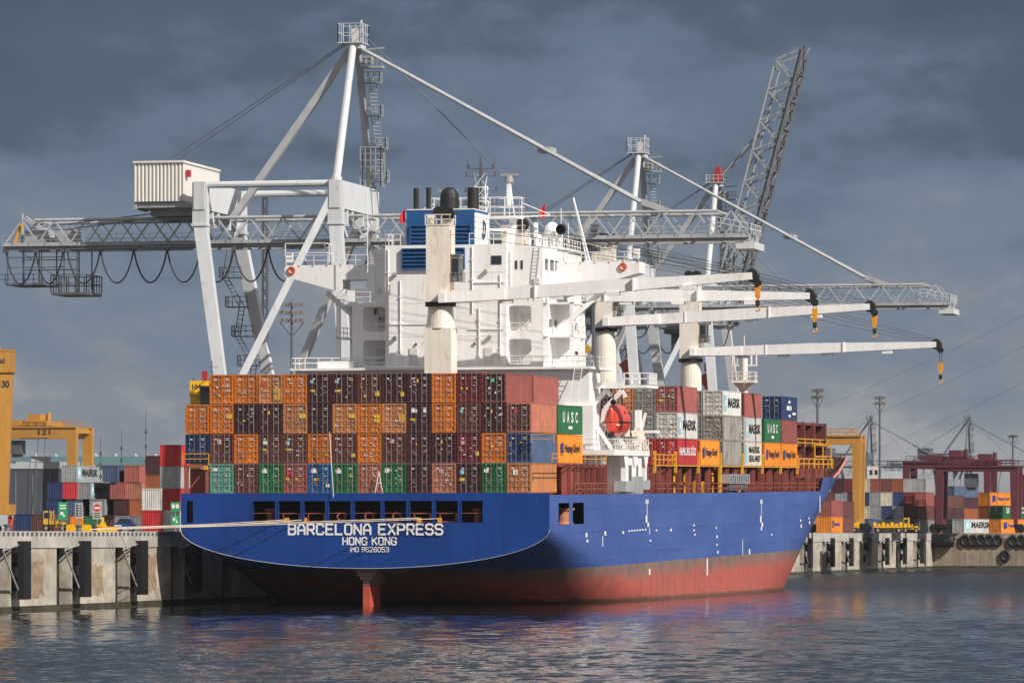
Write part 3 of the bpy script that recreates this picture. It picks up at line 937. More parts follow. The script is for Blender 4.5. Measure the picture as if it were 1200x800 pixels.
for sx in (1, -1):
    a, b = (6.55, 10.3) if sx > 0 else (-10.3, -6.55)
    o0, o1 = (6.65, 9.1) if sx > 0 else (-9.1, -6.65)
    for z0, z1 in ((24.25, 27.8), (27.8, 31.3)):
        rounded_opening_wall(mb, a, b, z0, z1, o0, o1, z0+.35, z1-.55, 36.6, 36.9)
    mb.box(a, b, 39.6, 57, 24.25, 31.3)
    for z in (27.6, 31.1): mb.box(a, b, 36.9, 39.6, z, z+.2)
    xs = 10.25*sx; mb.box(min(xs, xs-.25*sx), max(xs, xs-.25*sx), 36.9, 39.6, 24.25, 25.0)
    # side galleries with corner pillars
    for z in (24.25, 27.7, 31.2):
        mb.box(*sorted((10.3*sx, 13.0*sx)), 40, 46.5, z-.18, z)
    for y in (40.2, 46): mb.box(*sorted((12.5*sx, 12.9*sx)), y-.2, y+.2, 24.25, 31.2)
    mb.box(*sorted((10.3*sx, 11.6*sx)), 44.5, 46.5, 24.25, 31)
mb.box(6.55, 10.3, 36.6, 57, 31.3, 37.0)
mb.box(-9.6, -6.55, 43.5, 57, 31.3, 37.0)
mb.box(-9.8, 10.6, 44, 58, 37.0, 37.25)
mb.build('superstructure', white, ship)
mb = MB()
for side in (1, -1):
    for z in (24.25, 27.7, 31.2):
        mb.rail([(12.9*side, 40, z), (12.9*side, 46.4, z)], 1.1, 1.5, .035)
    for z in (24.4, 27.85): mb.rail([(6.6*side, 36.75, z), (9.1*side, 36.75, z)], 1.1, 1.2, .035)
    mb.rail([(6.6*side, 36.3, 24.25), (16.1*side, 33.4, 24.25), (16.1*side, 46, 24.25)], 1.1, 1.5, .035)
    mb.rail([(10.3*side, 37, 31.3), (6.6*side, 37, 31.3)], 1.1, 1.5, .035)
    mb.rail([(8.5*side, 43.3, 35.5), (19.3*side, 43.3, 35.5)], 1.1, 1.6, .035)
mb.rail([(-6.5, 36.1, 24.25), (6.5, 36.1, 24.25)], 1.1, 1.5, .035)
mb.rail([(-6.5, 36.1, 37.2), (-6.5, 57, 37.2)], 1.2, 1.4, .035); mb.rail([(-6.5, 36.1, 37.2), (-4.9, 36.1, 37.2)], 1.2, .8, .035)
mb.rail([(10.2, 57, 37.1), (10.2, 37, 37.1), (2.5, 36.3, 37.2)], 1.2, 1.4, .035)
mb.rail([(-19.4, 43.4, 35.9), (-15.0, 43.4, 35.9), (-15.0, 47, 35.9)], 2.0, 2.2, .045)
mb.build('railing', mat('white rail paint', (.74, .72, .70), .5, var=.05), ship)
mb = MB()      # bridge wings: tapered transverse box with a cut-out near the house
for s_, X, hx in ((-1, 19.5, (10.4, 13.1)), (1, 19.3, None)):
    top = 35.55
    bot = lambda x: 31.5 if x < 9.7 else 31.5+(x-9.7)/(X-9.7)*(34.2-31.5)+(.15 if x > 10 else 0)
    segs = [9.5]+(list(hx) if hx else [])+[X]
    for a, b in zip(segs, segs[1:]):
        if hx and a == hx[0]:
            for za0, za1, zb0, zb1 in ((33.95, top, 33.95, top), (bot(a), 32.95, bot(b), 32.95)):
                mb.prism([(s_*a, za0), (s_*b, zb0), (s_*b, zb1), (s_*a, za1)], 'y', 43.4, 47.0)
        else:
            mb.prism([(s_*a, bot(a)), (s_*b, bot(b)), (s_*b, top), (s_*a, top)], 'y', 43.4, 47.0)
    mb.prism([(s_*9.5, 31.2), (s_*12.4, 31.2), (s_*9.8, 27.5), (s_*9.5, 27.5)], 'y', 43.6, 44.0)
    mb.beam((s_*11.2, 45, 29.2), (s_*15.2, 45, 32.6), .45, .5)
mb.build('bridge_wing', white, ship)
mb = MB()
for s_ in (-1, 1):
    mb.box(*sorted((s_*18.7, s_*19.3)), 43.5, 44.1, 35.9, 36.9)
    mb.box(*sorted((s_*10.4, s_*11.2)), 38.0, 38.4, 31.4, 32.6); mb.tube((s_*9.7, 41, 31.3), (s_*9.7, 41, 43.0 if s_ < 0 else 36), .05)
mb.build('wing_console', white, ship)
mb = MB()
mb.box(4.95, 6.05, 35.93, 35.99, 35.1, 36.0)
for x in (7.4, 8.0): mb.box(x, x+.2, 36.52, 36.62, 34.6, 35.5)
for k in range(5): mb.box(10.31, 10.36, 38+2.6*k, 39.6+2.6*k, 34.6, 35.7)
for k in range(6): mb.box(10.31, 10.36, 40+2.7*k, 41+2.7*k, 28.6, 29.4)
mb.build('window', glass, ship)
mb = MB()
for x, y, z, w, h in ((-8.6, 39.5, 30.0, .35, .7), (-8.1, 39.5, 29.4, .4, .4), (-7.4, 39.5, 26.9, 1.4, .6), (8.7, 39.5, 26.7, .5, .6), (-1.2, 35.9, 26.6, .25, .35), (-3.3, 35.9, 26.6, .2, .3), (3.0, 35.9, 26.6, .25, .3), (11.0, 47.9, 29.4, .5, .5), (11.2, 47.9, 25.8, .6, .4)):
    mb.box(x, x+w, y-.08, y, z, z+h)
mb.build('wall_fitting', mat('dark red fittings', (.16, .03, .03), .5), ship)
mb = MB()
mb.ladder((-8.5, 38.2, 24.4), (-7.6, 38.2, 27.7), .7); mb.ladder((-8.3, 38.2, 27.9), (-7.4, 38.2, 31.2), .7); mb.ladder((-7.4, 41, 31.4), (-7.0, 41, 37), .6)
mb.ladder((8.9, 38.0, 27.9), (7.3, 38.0, 30.6), .7); mb.ladder((14.9, 33.0, 24.2), (14.2, 29.2, 14.4), .8, (1, 0, 0)); mb.ladder((11.8, 47, 24.3), (11.3, 44, 27.6), .7); mb.ladder((11.8, 47, 27.8), (11.3, 44, 31), .7)
mb.ladder((9.2, 36.5, 31.4), (9.8, 36.5, 36.9), .6)
mb.build('stair', mat('white rail paint', (0, 0, 0)), ship)
# aft deckhouse ledges above the container tops
mb = MB()
mb.box(-6.3, -.9, 35.2, 36, 24.05, 24.5); mb.box(2.4, 6.5, 35.2, 36, 24.05, 24.5); mb.box(-13.5, -9.6, 34.2, 36, 24.2, 25.0)
mb.build('ledge', white, ship)

mb = MB(); random.seed(21)
for x, y, z0, z1 in ((-6.2, 35.9, 24.3, 36.8), (5.9, 35.9, 24.3, 34.0), (3.6, 35.9, 24.3, 30.5), (-4.9, 35.9, 24.3, 33.5), (6.9, 36.5, 31.4, 36.5), (10.38, 39, 31.5, 36.5), (10.38, 48, 31.5, 36.8), (2.9, 35.9, 30, 37)):
    mb.tube((x, y, z0), (x, y, z1), .07, n=6)
    for k in range(3): mb.box(x-.12, x+.12, y-.1, y+.1, z0+(z1-z0)*(.2+.3*k), z0+(z1-z0)*(.2+.3*k)+.12)
mb.beam((2.9, 35.9, 33.2), (6.4, 35.9, 33.2), .09); mb.beam((-6.4, 35.9, 28.9), (-.8, 35.9, 28.9), .07); mb.beam((2.5, 35.9, 28.3), (6.4, 35.9, 28.3), .07)
mb.build('wall_pipe', white, ship)
mb = MB()
for x, z in ((-5.6, 34.0), (4.2, 34.2), (-5.6, 27.3), (4.6, 27.3), (.0, 27.3)): mb.box(x, x+.35, 35.55, 35.95, z, z+.3); mb.beam((x+.17, 35.98, z+.45), (x+.17, 35.6, z+.3), .06)
mb.build('deck_lamp', mat('radar grey', (.30, .30, .31), .5), ship)
mb = MB()
for x, y, z in ((-3.9, 35.95, 24.4), (4.2, 35.95, 24.4), (7.5, 39.55, 24.5), (7.4, 39.55, 28.0), (-8.4, 39.55, 24.5), (-8.2, 39.55, 28.0)):
    mb.box(x, x+.85, y-.06, y+.02, z, z+1.95); mb.box(x+.1, x+.2, y-.1, y, z+.9, z+1.1)
mb.build('house_door', mat('off white door paint', (.62, .59, .56), .5), ship)
mb = MB()
for x, y, z in ((-2.2, 35.9, 25.0), (5.2, 35.9, 25.2), (8.6, 36.55, 32.2), (9.4, 36.55, 33.0), (7.3, 36.55, 31.9), (-9.2, 43.4, 32.5), (-8.3, 43.4, 31.6), (-7.4, 43.4, 33.4)):
    mb.box(x, x+random.uniform(.3, .7), y-.25, y+.1, z, z+random.uniform(.4, .8))
mb.build('wall_locker', mat('off white door paint', (0, 0, 0)), ship)
mb = MB()
for k in range(9): x = 6.9+.42*k; mb.lathe([(.12, 0), (.2, .5), (.2, 1.0), (0, 1.1)], (x if k < 7 else -6+k*.1, 46+(k*1.7) % 6, 37.25), 8)
for x, h in ((4.6, 3.6), (8.9, 4.6), (9.7, 3.0), (-5.8, 4.2)): mb.tube((x, 53, 37.2), (x, 53, 37.2+h), .045, n=5)
mb.build('roof_vent', white, ship)

# funnel
fun = MB().box(-4.95, 2.45, 39.0, 45.5, 37.2, 41.05).build('funnel', funnel_blue, ship)
MB().box(-4.9, 2.4, 38.95, 45.4, 41.05, 41.15).box(2.45, 2.62, 39.0, 45.4, 37.3, 40.7).box(2.6, 5.6, 44, 44.4, 39.0, 39.25).build('funnel_side', white, fun)
mb = MB(); mb.path([(2.66, 42.4+.9*math.sin(t), 39.1+.9*math.cos(t)) for t in [k*PI/6 for k in range(9)]], .12, 5); mb.box(2.63, 2.68, 42.2, 42.6, 37.9, 40)
mb.build('emblem', louver_dark, fun)
mb = MB()
for x0, x1, z0, z1, y in ((-4.4, -.55, 37.3, 39.35, 38.97), (.5, 2.05, 37.3, 39.35, 38.97), (-4.6, -.6, 34.7, 36.75, 35.95), (.45, 2.0, 34.7, 36.75, 35.95)):
    mb.box(x0, x1, y-.03, y+.02, z0, z1, 0)
    n = 5
    for k in range(n):
        z = z0+(z1-z0)*(k+.5)/n
        mb.quad([(x0, y-.04, z-.02), (x1, y-.04, z-.02), (x1, y-.28, z-.22), (x0, y-.28, z-.22)], 1)
        mb.box(x0, x1, y-.3, y-.05, z-.26, z-.2, 1)
    mb.box(x0-.12, x0, y-.3, y, z0-.1, z1+.1, 1); mb.box(x1, x1+.12, y-.3, y, z0-.1, z1+.1, 1); mb.box(x0, x1, y-.3, y, z1, z1+.12, 1)
mb.build('louver', [louver_dark, funnel_blue], fun)
mb = MB()
mb.tube((-4.35, 41, 41.1), (-4.35, 41, 43.5), .3, n=12); mb.tube((-3.0, 41, 41.1), (-3.0, 41, 43.55), .27, n=12)
mb.tube((1.75, 41.5, 41.1), (1.75, 41.5, 43.5), .62, n=16)
mb.lathe([(1.02, 0), (1.02, 1.35), (.95, 1.8), (.75, 2.2), (.4, 2.45), (0, 2.5)], (-.85, 41.6, 41.1), 18)
mb.build('exhaust_pipe', black, fun, smooth=False)
# masts and aerials on the monkey island
mb = MB()
for dx, dy in ((-.55, -.5), (.55, -.5), (.55, .5), (-.55, .5)): mb.tube((.7+dx*1.5, 50+dy*1.5, 37.2), (.7+dx, 50+dy, 44.2), .08, n=6)
for k in range(5):
    z = 38+1.5*k; f = .55*(1.5-.5*k/5)
    for a, b in (((-1, -1), (1, -1)), ((1, -1), (1, 1)), ((1, 1), (-1, 1)), ((-1, 1), (-1, -1))):
        mb.beam((.7+a[0]*f, 50+a[1]*f, z), (.7+b[0]*f, 50+b[1]*f, z), .08); mb.beam((.7+a[0]*f, 50+a[1]*f, z), (.7+b[0]*f, 50+b[1]*f, z+1.5), .06)
mb.build('signal_mast', white, ship)
mb = MB()
mb.tube((.7, 50, 42), (.7, 50, 47.3), .12); mb.box(.52, .88, 49.85, 50.15, 45.0, 46.6)
for z, w in ((46.0, 1.3), (45.2, 1.6), (43.6, 1.7), (42.2, 1.7)):
    mb.beam((.7-w, 50, z), (.7+w, 50, z), .08)
    for x in (.7-w, .7+w): mb.box(x-.1, x+.1, 49.9, 50.1, z-.1, z+.5)
mb.tube((2.2, 50, 46), (2.2, 50, 47.2), .05); mb.tube((-.8, 50, 46), (-.8, 50, 47.2), .05)
mb.build('signal_lamps', crane_dark, ship)
mb = MB()
mb.box(-4.5, 5.2, 48.8, 51.2, 40.6, 40.85); mb.rail([(-4.5, 48.8, 40.85), (5.2, 48.8, 40.85), (5.2, 51.2, 40.85), (-4.5, 51.2, 40.85)], 2.0, 1.6, .04, closed=True)
for s_, x in ((-1, -4.5), (1, 5.2)): mb.beam((x, 50, 40.8), (x+s_*3.1, 50, 40.9), .14); mb.beam((x, 50, 42.3), (x+s_*3.1, 50, 41.0), .1)
mb.prism([(3.4, 37.2), (4.2, 37.2), (4.6, 40.6), (3.9, 40.6)], 'y', 49.6, 50.4)
mb.box(-3.0, -2.4, 49.7, 50.3, 37.2, 40.6)
for dx in (-.6, .6): mb.beam((3.8+dx, 50, 40.8), (3.8+dx*.3, 50, 44.0), .13)
mb.box(3.6, 4.0, 49.7, 50.3, 42, 44.4); mb.box(-3.1, -2.7, 49.8, 50.2, 40.8, 43.3)
mb.build('radar_mast', white, ship)
mb = MB()
mb.lathe([(0, -.5), (.5, -.2), (.45, .5), (0, .6)], (3.8, 50, 44.7), 10); mb.box(2.9, 4.8, 49.8, 50.2, 45.2, 45.45)
mb.box(-4.0, -1.9, 49.8, 50.2, 43.6, 43.8); mb.box(-3.2, -2.6, 49.7, 50.3, 43.1, 43.6)
mb.build('radar_scanner', mat('radar grey', (.30, .30, .31), .5), ship)
mb = MB()
mb.lathe([(.3, 0), (.3, 1.4), (.75, 1.5), (.85, 2.0), (.75, 2.6), (.4, 3.0), (0, 3.1)], (8.1, 52, 37.2), 16)
mb.lathe([(.2, 0), (.25, .8), (.5, 1.1), (.35, 1.6), (0, 1.7)], (6.9, 51, 37.2), 12)
mb.box(6.3, 6.7, 51, 51.4, 37.2, 40.2); mb.box(8.9, 9.4, 51, 51.5, 37.2, 39.0); mb.box(7.4, 7.7, 50, 50.3, 37.2, 38.6)
for x in (-6.2, -5.6): mb.tube((x, 44, 37.2), (x, 44, 39.2), .2); mb.lathe([(.1, 0), (.45, .2), (.3, .6), (0, .7)], (x, 44, 39.0), 10)
mb.box(-6.5, -5.2, 43, 44.5, 37.2, 38.3)
mb.tube((13.5, 46, 35.6), (11.7, 46, 42.5), .1); mb.tube((13.1, 46.4, 35.6), (11.7, 46, 42.5), .08)
mb.build('aerial', white, ship)
MB().lathe([(.5, -.35), (.6, 0), (.5, .35), (0, .36)], (9.4, 50.5, 39.4), 12, axis='y').build('compass_light', black, ship)
for nm, p, lab in (('flag', (-6.3, 44, 39.6), 'small red flag flying on the port side of the wheelhouse roof'), ('flag', (7.3, 52, 40.4), 'small red and white flags bunched above the white dome')):
    mb = MB(); mb.tube((0, 0, 0), (0, 0, 1.9), .03)
    n = 6
    for k in range(n):
        a, b = k/n, (k+1)/n; w = lambda t: .16*math.sin(t*5)
        mb.quad([(-.55*a, w(a), 1.9-.7*a), (-.55*b, w(b), 1.9-.7*b), (-.5*b, w(b), .5-.3*b), (-.5*a, w(a), .5-.1*a)])
    o = mb.build(nm, flag_red); aboard(o, *p); tag(o, lab, 'flag')

# ------------------------------------------------------------------ deck cranes
def deck_crane(y, xc, ring, top, base, tip, drop, root_z):
    mb = MB()
    if base > 20:
        mb.box(xc-1.42, xc+1.42, y-1.4, y+1.4, base, ring-2.6); mb.lathe([(1.55, -2.62), (1.36, -1.3), (1.3, -.34)], (xc, y, ring), 24)
    else: mb.lathe([(1.55, base-ring), (1.42, -3.5), (1.4, -2.0), (1.28, -.34)], (xc, y, ring), 24)
    mb.lathe([(1.62, -.35), (1.62, .12), (0, .12)], (xc, y, ring), 24, m=2)
    mb.box(xc-1.25, xc+1.25, y-1.3, y+1.3, ring+.12, top)
    mb.box(xc-1.31, xc+1.31, y-1.36, y+1.36, top-.02, top+.1)
    mb.box(xc-1.2, xc-.6, y-1, y+1, top, top+1.1); mb.box(xc+.1, xc+1.2, y-.5, y+.9, top, top+.9)
    mb.rail([(xc-1.3, y-1.3, top+.1), (xc+1.3, y-1.3, top+.1), (xc+1.3, y+1.3, top+.1)], 1.0, .8, .045)
    mb.box(xc+1.25, xc+1.32, y-1.1, y-.95, ring+.2, top-.5, 3)
    c = mb.build('deck_crane', [white_rusty, white, black, mat('rusty edge', (.42, .22, .09), .7, var=.3)], ship)
    mb = MB(); mb.lathe([(0, -.25), (.75, -.25), (.75, .25), (0, .25)], (xc+.9, y-.6, top+1.2), 16, axis='y'); mb.lathe([(0, -.2), (.55, -.2), (.55, .2), (0, .2)], (xc-.3, y+.3, top+1.5), 14, axis='y')
    mb.build('sheave', black, c)
    mb = MB(); mb.box(xc+1.3, xc+2.3, y-1.0, y+.4, ring+2.2, ring+4.9); mb.box(xc+1.26, xc+2.4, y-1.1, y+.5, ring+4.9, ring+5.05); mb.rail([(xc+1.3, y-1.25, ring+2.1), (xc+2.5, y-1.25, ring+2.1), (xc+2.5, y+.5, ring+2.1)], 1.0, .6, .03)
    cab = mb.build('crane_cab', mat('crane cab grey', (.22, .215, .21), .5), c)
    MB().box(xc+1.45, xc+2.15, y-1.04, y-1.0, ring+2.9, ring+4.6).box(xc+2.3, xc+2.34, y-.8, y+.2, ring+2.9, ring+4.6).build('window', glass, cab)
    # jib: two root legs that meet in one tapered box
    mb = MB(); L = Vector((tip[0], y+tip[1], tip[2])); Rt = Vector((xc+.5, y, root_z))
    P = lambda t, dy=0, dz=0: Rt.lerp(L, t)+Vector((0, dy, dz))
    for dy in (-1.65, 1.65): mb.beam(P(0, dy), P(.2, dy*.45), .5, 1.0, .6, 1.2)
    mb.beam(P(.05), P(.5), 1.5, 1.15, 1.55, 1.38); mb.beam(P(.5), P(1), 1.55, 1.38, 1.0, .72)
    mb.box(xc+.2, xc+.9, y-2.0, y+2.0, root_z-.5, root_z+.5)
    for t in (.2, .37, .55, .8): p = P(t); mb.box(p.x-.7, p.x+.7, y-.5, y+.5, p.z-.98, p.z-.55)
    for t in (.3, .62): p = P(t); mb.box(p.x-.08, p.x+.08, y-.85, y+.85, p.z-.68, p.z+.68)
    mb.build('jib', [white], c)
    mb = MB(); p = P(1)
    mb.lathe([(0, -.3), (.62, -.3), (.72, -.22), (.62, 0), (.72, .22), (.62, .3), (0, .3)], (p.x, p.y-.1, p.z+.05), 18, axis='y'); mb.beam((p.x-.3, p.y, p.z+.2), (p.x+.55, p.y, p.z-.8), .5, .6)
    mb.lathe([(0, -.3), (.42, -.3), (.42, .3), (0, .3)], (p.x+.5, p.y-.1, p.z-.7), 14, axis='y')
    mb.build('jib_head', black, c)
    mb = MB(); hz = p.z-1.0-drop
    mb.prism([(p.x+.22, hz+1.2), (p.x+.78, hz+1.2), (p.x+.72, hz+.1), (p.x+.5, hz-.35), (p.x+.28, hz+.1)], 'y', y-.3+tip[1], y+.3+tip[1])
    mb.box(p.x+.3, p.x+.7, p.y-.2, p.y+.2, hz-.9, hz-.3, 1)
    mb.path([(p.x+.5+.22*math.cos(a), p.y, hz-1.15+.26*math.sin(a)) for a in [PI/2-k*PI/5 for k in range(8)]], .09, 6)
    mb.build('hook_block', [hoist_yellow, cable_black], c)
    mb = MB()
    for dx in (.35, .65): mb.tube((p.x+dx, p.y, p.z-.8), (p.x+dx, p.y, hz+1.2), .035, n=4)
    for k, (tz_, dz_, dy) in enumerate(((1.4, .7, -.9), (.9, .55, .9), (.2, .4, .3), (-.9, .2, -.5))): mb.tube((xc+1.0, y+dy, top+tz_), (p.x-.2-.5*k, p.y+dy*.4, p.z+dz_), .024, n=4)
    mb.build('wire_rope', cable_black, c)
    return c
deck_crane(30, .85, 30.85, 38.9, 23.0, (33.7, .6, 33.35), 1.2, 31.35)
deck_crane(66, 1.0, 31.0, 39.5, 24.0, (34.0, .5, 32.55), 1.6, 32.9)
deck_crane(114, 1.45, 30.6, 40.2, 14.0, (33.7, 0, 32.95), 1.3, 31.4)
deck_crane(172, 1.45, 28.25, 37.9, 12.6, (33.9, 0, 29.95), 2.6, 29.2)

# lifeboat platform on the starboard quarter
mb = MB()
mb.box(13.4, 18.6, 33, 53, 15.0, 15.55)
mb.box(13.2, 16.3, 33.5, 35, 15.5, 20.2)
mb.box(16.2, 18.3, 41, 50, DECK, 15.0); 
for y in (40.3, 45.5, 51.5): mb.prism([(y-.4, DECK+1), (y+.4, DECK+1), (y+.4, 13.7), (y+1.3, 15.0), (y-1.3, 15.0), (y-.4, 13.7)], 'x', 18.0, 18.5)
mb.box(16.0, 18.7, 56, 58.5, 17.5, 17.8); mb.box(16.4, 17.0, 56, 57, 15.5, 20.0)
mb.box(13.2, 19.0, 36.5, 37.3, 22.0, 22.6); mb.box(13.2, 14.4, 36.5, 40, 17.0, 22.3)
mb.rail([(16.2, 51, 22.7), (18.8, 51, 22.7), (18.8, 56, 22.7)], 1.2, .8, .05); mb.box(14, 18.9, 50, 56.5, 22.3, 22.6)
mb.build('lifeboat_platform', white, ship)
mb = MB(); mb.box(16.6, 17.8, 41.02, 41.06, 11.8, 14.0)
for y in (42.6, 46.2): mb.box(18.3, 18.36, y, y+1.5, 11.6, 14.0)
mb.build('platform_door', mat('grey door recess', (.12, .12, .12), .6), ship)
mb = MB()
mb.box(17.4, 18.65, 39.3, 44.3, 11.2, 12.3); mb.box(17.4, 18.65, 49, 53, 11.4, 12.4)
for k in range(6): mb.box(17.5, 18.7, 44.5+.8*k, 44.9+.8*k, 11.0, 12.8)
mb.build('grey_locker', mat('grey locker paint', (.33, .36, .36), .5, var=.15, rust=.3), ship)
mb = MB()
for y in (37.6, 45.6):
    mb.beam((14.6, y, 15.5), (15.2, y, 20.0), .45, .6); mb.beam((15.2, y, 20.0), (17.0, y, 21.9), .42, .5); mb.beam((17.6, y, 15.5), (15.8, y, 18.2), .32, .35)
    mb.beam((17.0, y, 21.9), (17.4, y, 21.2), .3, .4)
mb.build('davit', white, ship)
mb = MB()
mb.rail([(13.6, 33.1, 15.55), (18.5, 33.1, 15.55), (18.5, 52.8, 15.55)], 1.15, 1.3, .045)
mb.build('platform_rail', mat('white rail paint', (0, 0, 0)), ship)
mb = MB(); random.seed(3)
for k in range(14):
    x, y, z = random.uniform(16.6, 18.3), random.uniform(46.5, 52), random.uniform(15.6, 17.3)
    mb.box(x, x+random.uniform(.2, .6), y, y+random.uniform(.3, .8), z, z+random.uniform(.2, .9))
mb.beam((17.8, 50, 15.6), (18.5, 51.2, 19.6), .25); mb.lathe([(.5, 0), (.6, .25), (.5, .5), (0, .5)], (17.6, 48, 16.0), 12, axis='y')
mb.build('winch_gear', white_rusty, ship)

lb = empty('lifeboat', (0, 0, 0), 'enclosed orange-red lifeboat hanging in white davits on the starboard side', 'lifeboat')
prof = [(0, 0.), (.55, .1), (1.0, .45), (1.28, 1.1), (1.3, 1.45)]
mb = MB(); nst = 14; L = 7.4; base = len(mb.v)
sect = [(0, -1.05), (.5, -1.0), (.95, -.7), (1.25, -.15), (1.36, .2), (1.36, .42), (1.26, .95), (1.02, 1.5), (.72, 1.95), (.42, 2.2), (0, 2.3)]
for j in range(nst+1):
    t = j/nst; f = (1-abs(2*t-1)**2.6)**.55*.85+.15*(1-abs(2*t-1)); f = max(f, .05)
    for k, (x, z) in enumerate(sect): mb.v.append((x*f, -L/2+L*t, z*(.72+.28*f)+.25*(1-f)))
    for k, (x, z) in enumerate(reversed(sect[1:-1])): mb.v.append((-x*f, -L/2+L*t, z*(.72+.28*f)+.25*(1-f)))
ns = 2*len(sect)-2
for j in range(nst):
    for k in range(ns): mb.f.append((j*ns+k, j*ns+(k+1) % ns, (j+1)*ns+(k+1) % ns, (j+1)*ns+k)); mb.m.append(0)
mb.f.append(tuple(range(ns))); mb.m.append(0); mb.f.append(tuple(nst*ns+k for k in reversed(range(ns)))); mb.m.append(0)
mb.build('hull', lifeboat_orange, lb, smooth=True)
mb = MB()
mb.path([(1.4*((1-abs(2*t-1)**2.6)**.55*.85+.15*(1-abs(2*t-1))), -L/2+L*t, .38) for t in [k/10 for k in range(11)]], .08, 6)
mb.path([(-1.4*((1-abs(2*t-1)**2.6)**.55*.85+.15*(1-abs(2*t-1))), -L/2+L*t, .38) for t in [k/10 for k in range(11)]], .08, 6)
mb.build('fender_strip', rubber, lb)
mb = MB(); mb.box(-.35, .35, -2.9, -1.8, 1.35, 2.15); mb.box(-.3, .3, 1.8, 2.6, 1.4, 2.1)
mb.build('steering_turret', lifeboat_orange, lb)
mb = MB(); mb.tube((0, -2.4, 2.1), (0, -2.4, 3.4), .08); mb.tube((0, 2.4, 1.9), (0, 2.4, 3.4), .08); mb.lathe([(0, -.2), (.3, -.2), (.3, .2), (0, .2)], (0, -2.4, 2.5), 12, axis='y')
mb.build('fall', cable_black, lb)
MB().box(-.25, .25, -2.96, -2.9, 1.6, 2.0).build('window', glass, lb)
for x in (.98, ):
    for y in (-1.2, .2, 1.5): MB().box(x, x+.08, y, y+.45, 1.2, 1.5).build('window', glass, lb)
MB().box(-.42, .42, -3.45, -3.36, .55, 1.35).box(-.06, .06, -3.52, -3.36, .9, 1.0).build('hatch', mat('darker lifeboat red', (.36, .03, .02), .4), lb)
MB().prism([(-.25, -1.2), (.25, -1.2), (.2, -.5), (-.2, -.5)], 'y', -3.3, -2.9).build('rudder', rubber, lb)
MB().box(-.9, -.55, -3.3, -3.2, .0, .12).box(.5, .95, -3.3, -3.2, .0, .12).build('reflector', sticker_white, lb)
aboard(lb, 17.2, 42.3, 18.15)
lb.scale = (.95, 1.0, .98)
# lifebuoys on the wing ends
def lifebuoy(x, y, z, lab):
    mb = MB(); prof = [(.36+.1*math.cos(2*PI*k/8), .1*math.sin(2*PI*k/8)) for k in range(9)]
    mb.lathe(prof, (0, 0, 0), 16, axis='y')
    o = mb.build('lifebuoy', mat('lifebuoy orange', (.65, .12, .05), .5), smooth=True); aboard(o, x, y, z); tag(o, lab, 'lifebuoy', 'lifebuoys on the bridge wings')
lifebuoy(-18.7, 43.28, 35.0, 'orange lifebuoy on the outer end of the port bridge wing')
lifebuoy(17.6, 43.28, 35.0, 'orange lifebuoy near the outer end of the starboard bridge wing')
# mooring ropes from the stern to the quay
def rope(name, a, b, sag, r, lab, m=None):
    mb = MB(); a = Vector(a); b = Vector(b); pts = []
    for k in range(25):
        t = k/24; p = a.lerp(b, t); p.z -= sag*4*t*(1-t); pts.append(p)
    mb.path(pts, r, 6)
    return tag(mb.build(name, m or rope_mat), lab, 'rope', 'mooring ropes at the stern')
rope('mooring_rope', (-7.9, .1, 8.55), (-22.6, -9, 7.8), .1, .042, 'upper of the mooring ropes from the transom openings to the left quay')
rope('mooring_rope', (-6.1, .1, 8.55), (-22.6, -13, 7.6), .16, .042, 'second mooring rope from the transom openings to the left quay')
rope('mooring_rope', (5.6, .1, 8.72), (-22.6, -17, 7.62), .02, .042, 'longest mooring rope crossing above the ship name to the left quay')
rope('mooring_rope', (7.6, .1, 8.66), (-22.6, -18, 7.58), .08, .038, 'lowest slack mooring rope crossing the ship name to the left quay')
mb = MB(); mb.tube((-3.0, -.25, 10.8), (-3.35, -.4, 17.2), .04)
mb.build('flagstaff', mat('white rail paint', (0, 0, 0)), ship)
mb = MB(); mb.tube((1.1, .2, 11.1), (1.5, .2, 13.3), .04); mb.tube((1.9, .2, 11.1), (1.5, .2, 13.3), .04); mb.box(1.25, 1.75, .15, .25, 12.1, 12.2)
mb.build('light_tripod', mat('white rail paint', (0, 0, 0)), ship)
# ------------------------------------------------------------------ containers
CC = dict(orange=(.62, .17, .016), faded=(.50, .20, .075), maroon=(.060, .018, .024), brown=(.125, .045, .038), crimson=(.15, .020, .028), brick=(.29, .082, .070),
          salmon=(.40, .145, .09), green=(.018, .135, .05), teal=(.10, .32, .25), blue=(.018, .11, .32), navy=(.016, .036, .12), slate=(.06, .095, .18), grey=(.25, .26, .27), white=(.58, .57, .55),
          rusty=(.27, .26, .24), red=(.48, .030, .034), cream=(.50, .46, .38), darkgrey=(.09, .10, .115), hapag=(.75, .24, .018), umber=(.30, .09, .03), palegrey=(.42, .43, .43))
WORD = dict(orange='bright orange', faded='faded orange', maroon='dark maroon', brown='brown-maroon', crimson='crimson', brick='brick red', salmon='salmon', green='green', teal='teal', blue='blue', navy='navy',
            slate='slate blue', grey='grey', white='white', rusty='rust-stained grey', red='red', cream='cream', darkgrey='dark grey', hapag='orange', umber='burnt orange', palegrey='pale grey')
def cm(c):
    return mat('container paint '+WORD[c], CC[c], .48, var=.16, vscale=.8, streak=.16, rust=.9 if c == 'rusty' else .38 if c in ('faded', 'brown', 'salmon') else .22, rust_col=(.13, .055, .028), per_object=.20, bump=.05)
CW, CL, CH = 1.219, 12.192, 2.896
